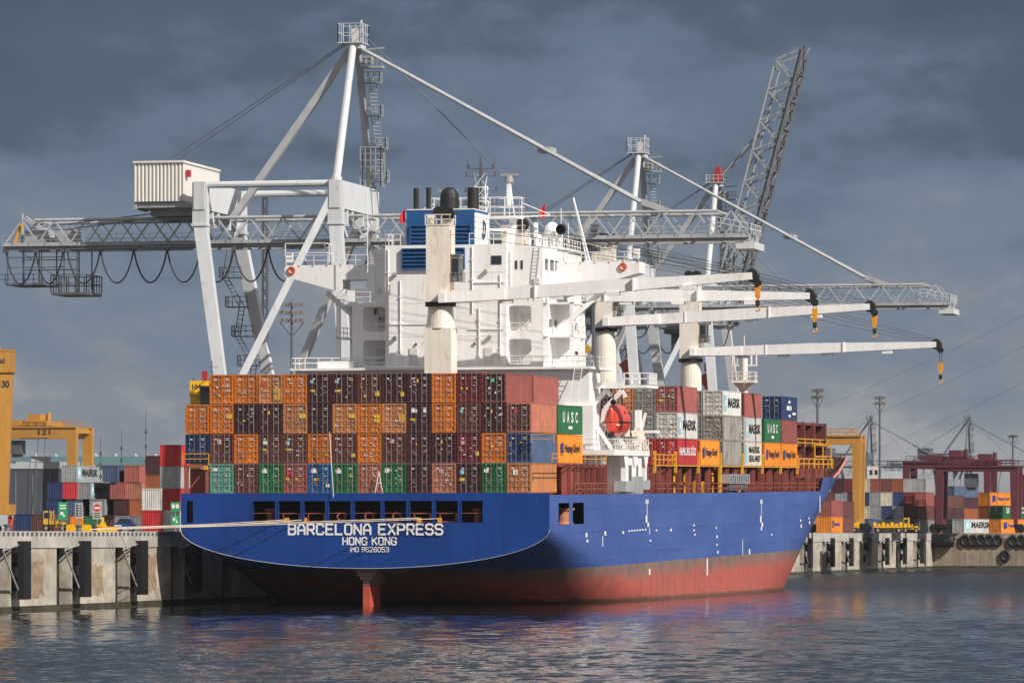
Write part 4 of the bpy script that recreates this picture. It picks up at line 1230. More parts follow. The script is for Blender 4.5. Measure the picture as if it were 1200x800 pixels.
def corrugated(mb, p0, p1, z0, z1, depth, n, m=0):
    """vertical corrugation between two plan points; pushed inwards to the right of p0->p1"""
    p0 = Vector(p0); p1 = Vector(p1); d = p1-p0; nrm = Vector((d.y, -d.x)).normalized()*depth
    pts = []
    for k in range(n):
        for t, o in ((0, 0), (.30, 0), (.5, 1), (.80, 1)): pts.append(p0+d*((k+t)/n)+nrm*o)
    pts.append(p1)
    i = len(mb.v)
    for p in pts: mb.v += [(p.x, p.y, z0), (p.x, p.y, z1)]
    for k in range(len(pts)-1):
        mb.f.append((i+2*k, i+2*k+2, i+2*k+3, i+2*k+1)); mb.m.append(m)
def body_mesh(mb, H, doors=True, L=CL, ns=42):
    for sx in (-1, 1):
        for y0, y1 in ((0, .16), (L-.16, L)): mb.box(*sorted((sx*CW, sx*(CW-.15))), y0, y1, 0, H)
        mb.box(*sorted((sx*CW, sx*(CW-.08))), .16, L-.16, 0, .16); mb.box(*sorted((sx*CW, sx*(CW-.07))), .16, L-.16, H-.09, H)
    for y0, y1 in ((.0, .12), (L-.12, L)):
        mb.box(-CW+.15, CW-.15, y0, y1, 0, .14); mb.box(-CW+.15, CW-.15, y0, y1, H-.14, H)
    corrugated(mb, (CW-.02, .16), (CW-.02, L-.16), .16, H-.09, -.036, ns)
    corrugated(mb, (-CW+.02, .16), (-CW+.02, L-.16), .16, H-.09, .036, ns)
    corrugated(mb, (CW-.15, L-.03), (-CW+.15, L-.03), .14, H-.14, -.036, 9)
    mb.quad([(-CW+.02, .1, H-.03), (CW-.02, .1, H-.03), (CW-.02, L-.1, H-.03), (-CW+.02, L-.1, H-.03)])
    mb.quad([(-CW+.02, .1, .1), (CW-.02, .1, .1), (CW-.02, L-.1, .1), (-CW+.02, L-.1, .1)])
def make_container():
    t = empty('container', (0, 0, 0), '', 'container')
    mb = MB(); body_mesh(mb, CH); mb.build('body', cm('orange'), t, recalc=False)
    for sx in (-1, 1):
        mb = MB()
        x0, x1 = sorted((sx*.015, sx*1.06)); z0, z1 = .15, CH-.15; y = .05
        prof = [(z0, y)]
        n = 5
        for k in range(n):
            a = z0+(z1-z0)*(k+.12)/n; b = z0+(z1-z0)*(k+.88)/n
            prof += [(a, y), (a+.05, y+.05), (b-.05, y+.05), (b, y)]
        prof += [(z1, y)]
        i = len(mb.v)
        for z, yy in prof: mb.v += [(x0, yy, z), (x1, yy, z)]
        for k in range(len(prof)-1): mb.f.append((i+2*k, i+2*k+1, i+2*k+3, i+2*k+2)); mb.m.append(0)
        mb.box(x0, x0+.07, y-.015, y+.06, z0, z1); mb.box(x1-.07, x1, y-.015, y+.06, z0, z1)
        for k in range(4):
            z = .45+.66*k; xh = sx*1.03; mb.box(*sorted((xh, xh+sx*.14)), -.02, .04, z, z+.16, 0)
        d = mb.build('door', cm('orange'), t, recalc=False)
        for xb in (.30, .78):
            mb = MB(); x = sx*xb
            mb.tube((x, -.015, .06), (x, -.015, CH-.06), .024, n=6)
            for z in (.05, 1.9, CH-.13): mb.box(x-.05, x+.05, -.04, .03, z, z+.07)
            mb.box(*sorted((x, x-sx*.36 if xb > .5 else x+sx*.30)), -.06, -.025, .95+.15*(xb > .5), 1.0+.15*(xb > .5))
            mb.build('locking_bar', zinc, d)
    mb = MB()
    for k, (x, w, z) in enumerate(((.42, .34, 2.45), (.48, .24, 2.30), (.40, .26, 1.65))): mb.box(x, x+w, .0, .03, z, z+.05)
    mb.box(-.70, -.5, .0, .03, 2.34, 2.46)
    mb.build('marking', sticker_white, t)
    return t
cont0 = make_container(); CP = {c.name.split('.')[0]: c for c in kids(cont0)}
used0 = [False]
def set_mat(o, m):
    o.material_slots[0].link = 'OBJECT'; o.material_slots[0].material = m
def all_kids(o):
    for c in kids(o):
        yield c
        yield from all_kids(c)
PROTO_KIDS = [(c, kids(c)) for c in kids(cont0)]
def container(loc, colour, label, group, rot=(0, 0, 0), logo=None, stickers=(), sides=None):
    t = cont0.copy(); scene.collection.objects.link(t)
    t.location = loc; t.rotation_euler = rot; t['label'] = label; t['group'] = group
    m = cm(colour)
    for c, gs in PROTO_KIDS:
        n = c.copy(); scene.collection.objects.link(n); n.parent = t
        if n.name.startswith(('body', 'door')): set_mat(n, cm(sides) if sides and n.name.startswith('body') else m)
        for g in gs:
            b = g.copy(); scene.collection.objects.link(b); b.parent = n
    for x, z, w, h, mm in stickers:
        MB().box(x, x+w, -.005, .025, z, z+h).build('sticker', mm, t)
    rnd = random.Random(hash_of(label)); mb = MB()
    for k in range(rnd.randint(3, 6)):
        x = rnd.choice((-.95, -.55, .1, .55)); z = .5+rnd.random()*1.9; w = .1+rnd.random()*.22
        mb.box(x, x+w, .0, .028, z, z+.05+.1*rnd.random())
    mb.build('marking', rnd.choice((sticker_white, zinc, zinc, sticker_yellow)), t)
    if logo: side_logo(t, logo, CH)
    return t
def hash_of(s): return sum(ord(c)*(i+7) for i, c in enumerate(s))
LOGO_MESH = {}
def side_logo(t, kind, H):
    key = (kind, H)
    if key in LOGO_MESH:
        o = bpy.data.objects.new('logo', LOGO_MESH[key]); scene.collection.objects.link(o); o.parent = t; return
    mb = MB(); X = CW+.012
    def txt(s, y, z, w, h, m): put_text(mb, s, (X, y, z), (0, 1, 0), (0, 0, 1), w, h, m)
    if kind == 'maersk':
        mb.quad([(X, .6, .5), (X, 2.3, .5), (X, 2.3, 2.4), (X, .6, 2.4)], 2)
        pts = []
        for k in range(14):
            r_ = .7 if k % 2 == 0 else .3; a = PI/2+PI*k/7; pts.append((X+.006, 1.45+r_*math.cos(a), 1.45+r_*math.sin(a)))
        mb.quad(pts, 0)
        txt('MAERSK', 3.2, .95, 8.2, 1.15, 1)
    elif kind == 'sealand':
        mb.quad([(X, .5, .4), (X, 1.9, .4), (X, 1.9, 2.6), (X, .5, 2.6)], 2)
        txt('MAERSK', 3, 1.55, 8, .8, 1); txt('SEALAND', 3, .5, 8, .8, 1)
    elif kind == 'hapag':
        mb.quad([(X, 1.2, .75), (X, 2.6, .9), (X, 2.6, 2.1), (X, 1.2, 1.95)], 3)
        txt('Hapag-Lloyd', 3.2, .85, 7.6, 1.1, 1) if H > 2.7 else txt('Hapag-Lloyd', 3.2, 1.0, 5.6, .75, 3)
    elif kind == 'uasc':
        for k, ch in enumerate('UASC'): txt(ch, 2.2+2.1*k, 1.15, 1.15, 1.1, 0)
        mb.quad([(X, 5, .5), (X, 7, .5), (X, 7, .8), (X, 5, .8)], 0)
    elif kind == 'sud':
        txt('HAMBURG', .9, 1.05, 6.6, .9, 0); txt('SÜD', 7.9, 1.05, 3.2, 1.1, 0)
    elif kind == 'blocks':
        mb.quad([(X, 5.0, 2.2), (X, 6.0, 2.0), (X, 7, 2.25), (X, 6, 2.5)], 0); mb.quad([(X, 4, 1.2), (X, 6.2, 1.2), (X, 6.2, 1.75), (X, 4, 1.75)], 0)
        mb.quad([(X, 6.6, 1.2), (X, 7.6, 1.2), (X, 7.6, 1.75), (X, 6.6, 1.75)], 0); mb.quad([(X, 5, .45), (X, 7, .3), (X, 7, .6), (X, 6, .7)], 0); mb.quad([(X, 8.4, .65), (X, 11, .65), (X, 11, .95), (X, 8.4, .95)], 0)
    o = mb.build('logo', [letter_white, letter_black, star_blue, letter_blue], t, recalc=False)
    LOGO_MESH[key] = o.data

COLS = [-18.4+2.516*i+1.24 for i in range(15)]
TZ = [DECK+.22+2.955*k for k in range(4)]
TIERN = ['bottom', 'second', 'third', 'top']
G1 = 'containers stacked on the stern'
Y, W_, RD = sticker_yellow, sticker_white, sticker_red
stern = {3: (1, 'orange orange faded orange maroon maroon brown maroon maroon orange crimson maroon'),
         2: (0, 'orange orange maroon maroon faded maroon faded orange faded maroon orange brown maroon brown'),
         1: (0, 'navy brown orange brown brown orange brown orange brown maroon maroon crimson orange navy'),
         0: (1, 'teal brown green brick blue green salmon green maroon salmon maroon green faded')}
STK = {(3, 1): [(-.3, .75, .18, .2, Y)], (3, 2): [(-.35, 1.0, .3, .4, mat('grey sticker', (.3, .3, .28), .6))], (3, 3): [(-1.0, 1.6, .42, .45, RD), (.35, .35, .65, 1.2, mat('amber patch', (.6, .33, .05), .5))], (3, 5): [(-.95, 1.15, .45, .2, Y), (-.95, 2.0, .3, .3, star_blue)], (3, 6): [(-.95, 1.1, .5, .22, Y), (-.95, 2.0, .35, .3, star_blue)],
       (3, 7): [(.6, .7, .42, .45, Y)], (3, 8): [(.65, .65, .35, .42, Y)], (3, 9): [(-.2, 2.0, .14, .35, Y)], (3, 11): [(-.85, 1.3, .2, .22, Y), (-.25, 1.3, .14, .2, Y)], (3, 12): [(-.3, 2.0, .35, .35, mat('green sticker', (.1, .5, .3), .5))],
       (2, 1): [(.55, 1.5, .5, .45, Y)], (2, 2): [(-.3, 1.2, .2, .14, Y)], (2, 3): [(-.25, 1.9, .16, .3, Y)], (2, 4): [(.45, 1.5, .6, .45, Y)], (2, 6): [(.45, 1.5, .6, .4, Y)], (2, 7): [(.5, 1.0, .55, .42, Y), (.5, 1.5, .55, .3, Y)], (2, 8): [(.45, 1.0, .6, .9, mat('amber patch', (0, 0, 0)))], (2, 9): [(-.75, 2.0, .55, .35, W_), (.45, 2.0, .3, .4, W_), (-.9, 1.25, .5, .16, Y)], (2, 11): [(-.9, 1.95, .3, .35, star_blue)], (2, 12): [(-.3, 1.95, .15, .28, Y)], (2, 13): [(-.5, 2.0, .35, .25, RD)],
       (1, 1): [(-.45, 1.9, .4, .5, mat('pink sticker', (.6, .35, .33), .5))], (1, 3): [(-.8, 1.9, .5, .3, W_), (-.8, 1.3, .35, .14, Y)], (1, 4): [(-.9, 1.8, .3, .4, star_blue), (-.95, 1.3, .4, .15, Y)], (1, 6): [(.65, .6, .4, .35, Y)], (1, 8): [(-.4, 1.95, .4, .4, mat('pink sticker', (0, 0, 0)))], (1, 9): [(-.35, 1.75, .14, .2, Y)], (1, 10): [(-.3, 1.9, .14, .3, Y), (-.35, 1.3, .2, .12, Y)], (1, 11): [(-.85, 1.8, .4, .35, mat('pink sticker', (0, 0, 0))), (.65, .7, .35, .4, Y)], (1, 12): [(-.3, 1.5, .18, .24, Y)],
       (0, 1): [(-.95, 2.2, .5, .3, W_)], (0, 3): [(-.9, 2.0, .5, .32, W_)], (0, 4): [(-.95, 1.3, .3, .22, Y), (.0, 1.3, .2, .2, Y), (-.8, 1.8, .5, .3, RD)], (0, 5): [(-.9, 2.0, .6, .35, W_), (-.6, 1.25, .5, .22, Y), (.6, .6, .35, .3, W_)], (0, 6): [(-.9, 1.95, .6, .35, W_)], (0, 8): [(-.95, 2.0, .4, .35, W_)], (0, 10): [(-.5, 1.95, .4, .35, mat('pink sticker', (0, 0, 0)))], (0, 11): [(-.95, 1.2, .5, .28, Y), (-.9, 1.85, .4, .4, star_blue)], (0, 12): [(-1.0, 2.0, .45, .35, W_)], (0, 13): [(-.6, 1.75, .45, .5, W_)]}
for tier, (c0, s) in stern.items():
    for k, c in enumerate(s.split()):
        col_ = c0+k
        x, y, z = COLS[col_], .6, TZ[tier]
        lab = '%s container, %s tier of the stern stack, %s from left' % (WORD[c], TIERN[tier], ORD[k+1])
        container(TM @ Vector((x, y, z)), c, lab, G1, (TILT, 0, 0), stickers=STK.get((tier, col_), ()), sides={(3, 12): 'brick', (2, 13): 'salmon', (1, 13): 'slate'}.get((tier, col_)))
for x, y, z, c, lg, lab in ((COLS[12], 13.6, TZ[3], 'brick', None, 'brick red container side in the top tier just behind the stern stack'),
                            (COLS[13], 13.6, TZ[2], 'green', 'uasc', 'green container with large white letters beside the lifeboat davits'),
                            (COLS[13], 13.6, TZ[1], 'hapag', 'hapag', 'orange container with blue emblem below the green one beside the lifeboat'),
                            (COLS[13], 13.6, TZ[0], 'brick', None, 'brick red container at deck level behind the red lashing posts')):
    container(TM @ Vector((x, y, z)), c, lab, 'containers behind the stern stack', (TILT, 0, 0), logo=lg)
G2 = 'containers stacked on the foredeck'
FZ = [14.12+2.93*k for k in range(3)]
NB = ['aftmost', 'second', 'third', 'fourth', 'fifth', 'foremost']
fwd = [(70.9, [('red', 'sud'), ('white', 'maersk'), ('brick', None)], 'with white lettering'), (85.2, [('hapag', 'hapag')], ''), (100.2, [('rusty', None), ('rusty', None), ('white', 'maersk')], ''),
       (114.9, [('cream', 'sealand'), ('white', 'maersk'), ('brick', None)], ''), (129.3, [('hapag', 'hapag'), ('green', 'uasc')], ''), (142.2, [('hapag', 'hapag'), ('brick', None), ('navy', 'blocks')], '')]
LGW = {'sud': ' with white lettering', 'maersk': ' with black lettering, pale star', 'hapag': ' with blue emblem', 'sealand': ' with two lines of black lettering', 'uasc': ' with large white letters', 'blocks': ' with small white marks', None: ''}
for b, (y, ts, _) in enumerate(fwd):
    for k, (c, lg) in enumerate(ts):
        lab = '%s container%s, %s tier, %s foredeck stack' % (WORD[c], LGW[lg], ('bottom', 'middle', 'top')[k], NB[b])
        container(TM @ Vector((18.4-1.22, y, FZ[k])), c, lab, G2, (TILT, 0, 0), logo=lg, stickers=[(-.95, 1.2, .5, .22, Y)] if (b, k) == (0, 2) else ())
inner = {0: [('red', 'white', 'cream', 'grey'), ('grey', 'rusty', 'darkgrey', 'maroon'), ('rusty', 'faded', 'maroon', 'maroon')], 2: [('rusty', 'grey'), ('grey', 'grey'), ('rusty', 'grey')]}
for b, rows_ in inner.items():
    for k, rw in enumerate(rows_):
        for j, c in enumerate(rw):
            lab = '%s container doors, %s tier, %s column inboard, %s foredeck stack' % (WORD[c], ('bottom', 'middle', 'top')[k], ORD[j+1], NB[b])
            container(TM @ Vector((18.4-1.22-2.516*(j+1), fwd[b][0], FZ[k])), c, lab, G2, (TILT, 0, 0))
# remove the hidden prototype
for c in list(all_kids(cont0)): bpy.data.objects.remove(c)
bpy.data.objects.remove(cont0)

# simple containers of the yards: closed ends towards us
YH = 2.591
mb = MB(); body_mesh(mb, YH, ns=30)
corrugated(mb, (-CW+.15, .03), (CW-.15, .03), .14, YH-.14, -.036, 8)
yard0 = mb.build('yard_container', cm('orange'), recalc=False)
def yard(px, s, tier, c, lab, group, logo=None, rz=0., first=[True]):
    o = yard0.copy(); scene.collection.objects.link(o)
    p = at_scale(px+1.19*s*math.cos(CAM_YAW), 0, s); o.location = (p.x, p.y, QZ+(YH+.02)*tier); o.rotation_euler.z = rz
    set_mat(o, cm(c)); tag(o, lab, 'container', group)
    if logo: side_logo(o, logo, YH)
    return o
TN4 = ['ground', 'second', 'third', 'fourth', 'fifth']
GA = 'containers in the left yard'
for px, cols in ((187.5, 'white red palegrey red'), (166.5, 'red white')):
    for k, c in enumerate(cols.split()):
        yard(px, 9.8, k, c, '%s corrugated container, %s tier, %s' % (WORD[c], TN4[k], "in the tall stack beside the ship's stern" if px > 180 else "in the low stack left of the tall one"), GA)
for k, c in ((2, 'umber'), (3, 'maroon'), (0, 'grey'), (1, 'grey')):
    yard(170.5, 8.6, k, c, '%s container end, %s tier, behind the low red and white yard stack' % (WORD[c], TN4[k]), GA)
LB = [(3, 72, 'grey', 'maersk'), (3, 120, 'slate', None), (3, 145.5, 'brick', None), (2, 55, 'navy', None), (2, 72, 'red', None), (2, 88, 'grey', 'maersk'), (2, 129, 'brick', None), (2, 148, 'salmon', None),
      (1, 54, 'navy', None), (1, 78, 'slate', 'blocks'), (1, 105, 'grey', None), (1, 133, 'maroon', None), (1, 149, 'umber', None), (0, 61, 'umber', None), (0, 79, 'hapag', None), (0, 99, 'green', 'uasc'), (0, 116, 'brown', None), (0, 133, 'grey', None), (0, 149, 'grey', None)]
cnt = {}
for t, px, c, lg in LB:
    cnt[t] = cnt.get(t, 0)+1
    yard(px, 7.55, t, c, '%s container%s, %s tier of left yard block, %s from left' % (WORD[c], LGW[lg], TN4[t], ORD[cnt[t]]), GA, lg)
for px, c in ((16, 'navy'), (33, 'brown')):
    yard(px, 8.3, 0, c, '%s container standing low at the far left behind the amber crane leg' % WORD[c], GA)
GB = 'containers in the right yard'
RB = {3: '974:maroon 988:crimson 1004.5:cream 1017.5:brick 1030.5:brown 1044:umber 1057.5:palegrey 1070.5:grey', 2: '964:brown 978:grey 991:maroon 1004:navy 1017.5:grey 1031:cream 1044.5:navy 1057.5:crimson 1070.5:brick',
      1: '977:grey 991:white 1004.5:cream 1018:grey 1031:navy 1044.5:grey 1058:maroon 1070.5:brown', 0: '991:darkgrey 1004.5:grey 1018:darkgrey 1031:grey 1044.5:palegrey 1058:maroon 1070.5:grey'}
for t, s in RB.items():
    for k, e in enumerate(s.split()):
        px, c = e.split(':')
        yard(float(px), 6.12, t, c, '%s container end, %s tier right of the bow, %s from left' % (WORD[c], TN4[t], ORD[k+1]), GB)
for px, s, t, c, lg, w in ((957, 7.3, 0, 'hapag', 'hapag', 'orange container with faint blue emblem on the quay just beside the bow'), (957, 7.3, 1, 'brick', None, 'brick red container on top of the orange one beside the bow'),
                       (971, 7.1, 0, 'brown', None, 'brown container on the ground right of the orange one by the bow'), (971, 7.1, 1, 'brown', None, 'brown container on top of another brown one by the bow'),
                       (1002, 6.5, 0, 'slate', None, 'slate blue container standing alone beside the yellow vehicles')):
    yard(px, s, t, c, w, GB, lg)
rz = R(-19)
for px, s, t, c, lg, w in ((1115.5, 6.3, 0, 'palegrey', 'maersk', 'pale grey container with black lettering at quay level, far right'), (1159, 6.25, 0, 'hapag', 'hapag', 'orange container with blue emblem at ground level, far right edge'),
                           (1159.5, 6.2, 1, 'green', 'uasc', 'green container with white letters stacked at the far right edge'), (1146, 6.1, 1, 'umber', None, 'burnt orange container below the orange one on the far right stack'),
                           (1146, 6.1, 2, 'hapag', 'hapag', 'orange container with blue emblem topmost at the far right'), (1104, 6.0, 0, 'darkgrey', None, 'dark grey container left of the pale lettered one, far right'),
                           (1116, 5.6, 1, 'umber', None, 'burnt orange container behind the pale lettered one'), (1126, 5.5, 1, 'maroon', None, 'dark maroon container beside the burnt orange one, under the maroon crane'),
                           (1108, 5.4, 2, 'maroon', None, 'long dark maroon container under the maroon crane, left of a pair'), (1118, 5.4, 2, 'maroon', None, 'long dark maroon container under the maroon crane, right of a pair'), (1106, 5.3, 3, 'slate', None, 'slate blue container on the maroon pair'),
                           (1086, 5.7, 0, 'brown', None, 'brown container deep in the yard left of the dark grey one'), (1086, 5.7, 1, 'maroon', None, 'maroon container deep in the yard above the brown one'), (1086, 5.7, 2, 'brown', None, 'upper brown container deep in the yard right of the yellow vehicles')):
    yard(px, s, t, c, w, GB, lg, rz)
bpy.data.objects.remove(yard0)
# ------------------------------------------------------------------ ship-to-shore quay cranes
boom_grey = mat('quay crane boom grey paint', (.40, .415, .43), .5, var=.12, rust=.2, rust_col=(.16, .11, .08))
def truss(mb, x0, x1, zb, zt, y, n, r, m=0):
    dx = (x1-x0)/n
    for k in range(n):
        a = x0+dx*k
        mb.beam((a, y, zb), (a+dx/2, y, zt), r, m=m); mb.beam((a+dx/2, y, zt), (a+dx, y, zb), r, m=m)
def girder_mesh(x0, x1, zb, zt, n, end_l, end_r, dp=.8, brace=(.18, .10)):
    mb = MB()
    for y in (-3, 3):
        mb.box(x0, x1, y-.35, y+.35, zb+.35-dp, zb+.35, 0)
        mb.tube((x0+end_l, y, zt), (x1-end_r, y, zt), .2, n=8, m=1)
        truss(mb, x0+.2, x1-.2, zb+.3, zt, y, n, brace[0] if y < 0 else brace[1], 1)
        mb.rail([(x0, y+(.9 if y > 0 else -.9), zb), (x1, y+(.9 if y > 0 else -.9), zb)], 1.2, 2.0, .022, m=1)
        mb.box(x0, x1, min(y, y*1.28), max(y, y*1.28), zb-.12, zb-.04, 0)
    k = int((x1-x0)/5)
    for j in range(k+1):
        x = x0+end_l+(x1-x0-end_l-end_r)*j/k
        mb.beam((x, -3, zt), (x, 3, zt), .22, m=1); mb.beam((x, -3, zb-.2), (x, 3, zb-.2), .25, m=0)
    return mb
def quay_crane(loc, label, boom_up=False, head_red=False, trolley_x=-6., group='white ship-to-shore cranes on the quay'):
    t = empty('quay_crane', loc, label, 'crane', group)
    H = 40.8
    # legs: inclined box columns, near and far frame
    for sy in (-1, 1):
        for xt, xb in ((-16.7, -10.6), (-.4, 3.2)):
            mb = MB()
            top = Vector((xt, sy*8.4, H-5)); bot = Vector((xb, sy*13.6, .8))
            mb.beam(top, bot, 1.2, 1.5, 1.0, 1.15)
            mb.beam((xt, sy*8.4, H), top, 1.35, 1.7); mb.beam(top+Vector((0, 0, .1)), top-Vector((0, 0, .12)), 1.55, 1.9)
            mb.build('leg', crane_white, t)
        mb = MB(); mb.tube((-16.7, sy*8.4, H-.3), (-.4, sy*8.4, H-.3), .40, n=12)
        mb.build('top_chord', crane_white, t)
        mb = MB(); mb.beam((-1.0, sy*8.6, H-2), (-12.0, sy*12.2, 15.5), .82, .82)
        mb.build('diagonal_brace', crane_white, t)
    for x in (-16.7, -.4):
        mb = MB(); mb.box(x-.66, x+.66, -9.2, 9.2, H-3.2, H+.05)
        for y in (-5, -2.5, 2.5, 5): mb.box(x-.55, x+.55, y-.35, y+.35, H-5, H-3.2)
        mb.beam((x, -8.2, H-3.5), (x, -4, H-6.3), .5); mb.beam((x, 8.2, H-3.5), (x, 4, H-6.3), .5)
        mb.build('head_beam', crane_white, t)
    for x in (-10.6, 3.2):
        MB().box(x-.7, x+.7, -14.6, 14.6, .5, 2.4).build('sill_beam', crane_white, t)
    # girder and boom
    zb, zt = 34.0, 37.0
    if boom_up:
        girder_mesh(-42.5, 2.0, zb, zt, 11, 3.8, .5).build('girder', [crane_grey, boom_grey], t)
        mb = girder_mesh(0, 46.5, 0, 3.9, 9, .8, 4, .6, (.30, .26))
        for k in range(22): mb.beam((1+2.1*k, -3, -.1), (1+2.1*k, 3, -.1), .22); 
        for k in range(11): mb.beam((1+4.2*k, -3, -.1), (5.2+4.2*k, 3, -.1), .2); mb.beam((1+4.2*k, 3, -.1), (5.2+4.2*k, -3, -.1), .2); mb.beam((1+4.0*k, -3, 3.9), (5+4.0*k, 3, 3.9), .16)
        M = Matrix.Translation((2.6, 0, zb)) @ Matrix.Rotation(-R(75.2), 4, 'Y')
        mb.v = [tuple(M @ Vector(v)) for v in mb.v]
        mb.build('boom', [mat('raised boom grey steel', (.15, .155, .165), .5, var=.25), mat('raised boom lattice steel', (.30, .31, .325), .5)], t)
        tipp = M @ Vector((32, 0, 3.6)); tip2 = M @ Vector((42, 0, 3.4))
    else:
        girder_mesh(-42.5, 2.0, zb, zt, 11, 3.8, .5).build('girder', [crane_grey, boom_grey], t)
        girder_mesh(2.4, 47.4, zb, zt, 11, .5, 3.8).build('boom', [crane_grey, boom_grey], t)
        tipp = Vector((36.5, 0, zt)); tip2 = Vector((19, 0, zt))
        mb = MB(); mb.rail([(43, -3.5, zt-1.8), (47.4, -3.5, zb+.3), (47.6, 3.5, zb+.3)], 1.2, 1.2, .04); mb.box(45.8, 48, -3.4, 3.4, zb-1.4, zb-.6)
        mb.build('boom_tip_platform', crane_white, t)
    # A-frame
    apex = Vector((-.2, 0, 57.2))
    for sy in (-1, 1):
        mb = MB(); mb.tube(apex+Vector((0, sy*1.1, 0)), (-.4, sy*8.4, H), .44, .50, n=12); mb.tube((-.4, sy*8.4, H+.4), (-.4, sy*8.4, H), .7, n=12)
        mb.build('a_frame_leg', crane_white if sy < 0 else crane_grey, t)
    mb = MB(); mb.box(-.8, .8, -1.2, 1.2, 56.8, 57.5)
    if head_red: mb.prism([(-.75, 57.5), (.75, 57.5), (.35, 60.1), (-.3, 60.1)], 'y', -.8, .8, 1)
    else: mb.box(-.5, .6, -.6, .6, 57.5, 59.2); mb.tube((.5, 0, 59), (.5, 0, 60.2), .15)
    mb.build('apex_head', [crane_white, crane_red], t)
    mb = MB(); mb.rail([(-1.9, -1.8, 57.5), (1.0, -1.8, 57.5), (1.0, 1.8, 57.5), (-1.9, 1.8, 57.5)], 2.2 if not head_red else 1.2, .8, .03, closed=True); mb.box(-1.9, 1.0, -1.8, 1.8, 57.4, 57.5)
    mb.build('apex_platform', crane_white, t)
    mb = MB(); mb.beam(apex+Vector((-.7, 0, -.6)), (-15.2, 0, zt), .85, .8)
    mb.build('back_stay', boom_grey if not boom_up else crane_grey, t)
    mb = MB()
    if boom_up:
        for q in (tipp, ):
            for dy in (-1.6, 1.6): mb.beam(apex+Vector((.6, dy*.4, 1)), q+Vector((0, dy, 0)), .25)
        mb.tube(apex+Vector((.5, 0, 1.6)), tipp, .08)
    else:
        mb.tube(apex+Vector((.8, -.5, -.4)), tipp+Vector((0, -2.6, 0)), .2, n=8); mb.tube(apex+Vector((.8, .5, -.4)), tipp+Vector((0, 2.6, 0)), .2, n=8)
        p = (apex+Vector((.8, 0, -.4))).lerp(tipp, .62); mb.box(p.x-.8, p.x+.8, p.y-1.6, p.y+1.6, p.z-.3, p.z+.3)
        mb.beam(tipp+Vector((-1.8, -2.8, 1.2)), tipp+Vector((1.5, -2.8, 0)), .7); 
    mb.build('fore_stay', boom_grey if not boom_up else crane_grey, t)
    mb = MB(); mb.tube(apex+Vector((0, -.4, 1)), (-24, -2, 43), .06, n=4); mb.tube(apex+Vector((0, .4, 1)), (-24, 1, 43), .06, n=4)
    if not boom_up: mb.tube(apex+Vector((.5, 0, 1.8)), tip2+Vector((3, 0, .3)), .06, n=4)
    mb.tube((-40.5, 0, zb+2.2), (-19, 0, 38.4), .07, n=4); mb.tube((-40.5, .8, zb+1.6), (-19, .8, 38.0), .07, n=4)
    mb.build('hoist_rope', crane_dark, t)
    # machinery house
    mb = MB()
    corrugated(mb, (-24.9, -8), (-19.0, -8), 38.7, 43.2, -.16, 13)
    mb.box(-24.88, -19.02, -7.8, 8, 38.7, 43.2); mb.box(-25.05, -18.85, -8.15, 8.15, 43.2, 43.45)
    mb.build('machinery_house', house_white, t)
    mb = MB(); mb.box(-25, -18.5, -7.6, 7.6, 38.0, 38.65); mb.box(-23.8, -18.2, -5, 5, 37.2, 38.0); mb.box(-25.0, -24.7, -7.9, -3, 37.8, 38.4)
    mb.build('house_base', crane_grey, t)
    mb = MB(); mb.box(-18.9, -18.5, -7, -6.2, 41.6, 42.4); mb.box(-18.98, -18.8, -3, -2.4, 39.8, 41)
    mb.build('warning_light', crane_red, t)
    # ladders and platforms up the far A-frame leg
    mb = MB()
    A = Vector((-.4, 8.4, H)); B = apex+Vector((0, 1.1, 0))
    for k in range(4):
        a = A.lerp(B, .06+.23*k)+Vector((1.3+.2*(k % 2), 0, 0)); b = A.lerp(B, .06+.23*(k+1))+Vector((1.3+.2*((k+1) % 2), 0, 0))
        if k == 3: b = a.lerp(b, .3)
        mb.ladder(a, b, .9, (.8, .6, 0), .45, .05)
        mb.box(a.x-1.2, a.x+.9, a.y-.7, a.y+.7, a.z-.1, a.z); mb.rail([(a.x-1.2, a.y-.7, a.z), (a.x+.9, a.y-.7, a.z), (a.x+.9, a.y+.7, a.z)], 1.2, .7, .04)
    p = A.lerp(B, .86); mb.box(p.x+.3, p.x+2.9, p.y-.6, p.y+.6, p.z-.2, p.z+.05); mb.box(p.x+.5, p.x+1.6, p.y-.4, p.y+.4, p.z+.3, p.z+1.3); mb.beam((p.x+.3, p.y, p.z+2), (p.x+3, p.y, p.z+2.2), .18)
    mb.rail([(p.x+.3, p.y-.6, p.z), (p.x+2.9, p.y-.6, p.z)], 1.2, .6, .04)
    x, y = 1.0, 6.2; 
    mb.rail([(x-1.6, y-1, H+.1), (x-1.6, y-1, H+4.2)], .1, 1, .04)
    for k in range(3): mb.rail([(x-1.9, y-1, H+.1+1.6*k), (x+.6, y-1, H+.1+1.6*k), (x+.6, y+1, H+.1+1.6*k)], 1.6, .7, .04)
    mb.build('access_ladder', crane_grey, t)
    # zigzag stairs on the far land-side leg
    mb = MB(); A = Vector((-16.7, 8.4, H-5)); B = Vector((-10.6, 13.6, .8))
    for k in range(9):
        a = A.lerp(B, .05+.1*k); b = A.lerp(B, .05+.1*(k+1)); o1 = -2.6 if k % 2 else -1.3; o2 = -1.3 if k % 2 else -2.6
        mb.ladder(a+Vector((o1, -.8, 0)), b+Vector((o2, -.8, 0)), .9, (.5, .8, 0), .5, .05)
        mb.box(b.x-3.2, b.x-.5, b.y-1.4, b.y, b.z-.1, b.z); mb.rail([(b.x-3.2, b.y-1.4, b.z), (b.x-.5, b.y-1.4, b.z)], 1.2, .9, .04); mb.rail([(b.x-3.2, b.y-1.4, b.z), (b.x-3.2, b.y, b.z)], 1.2, .9, .04)
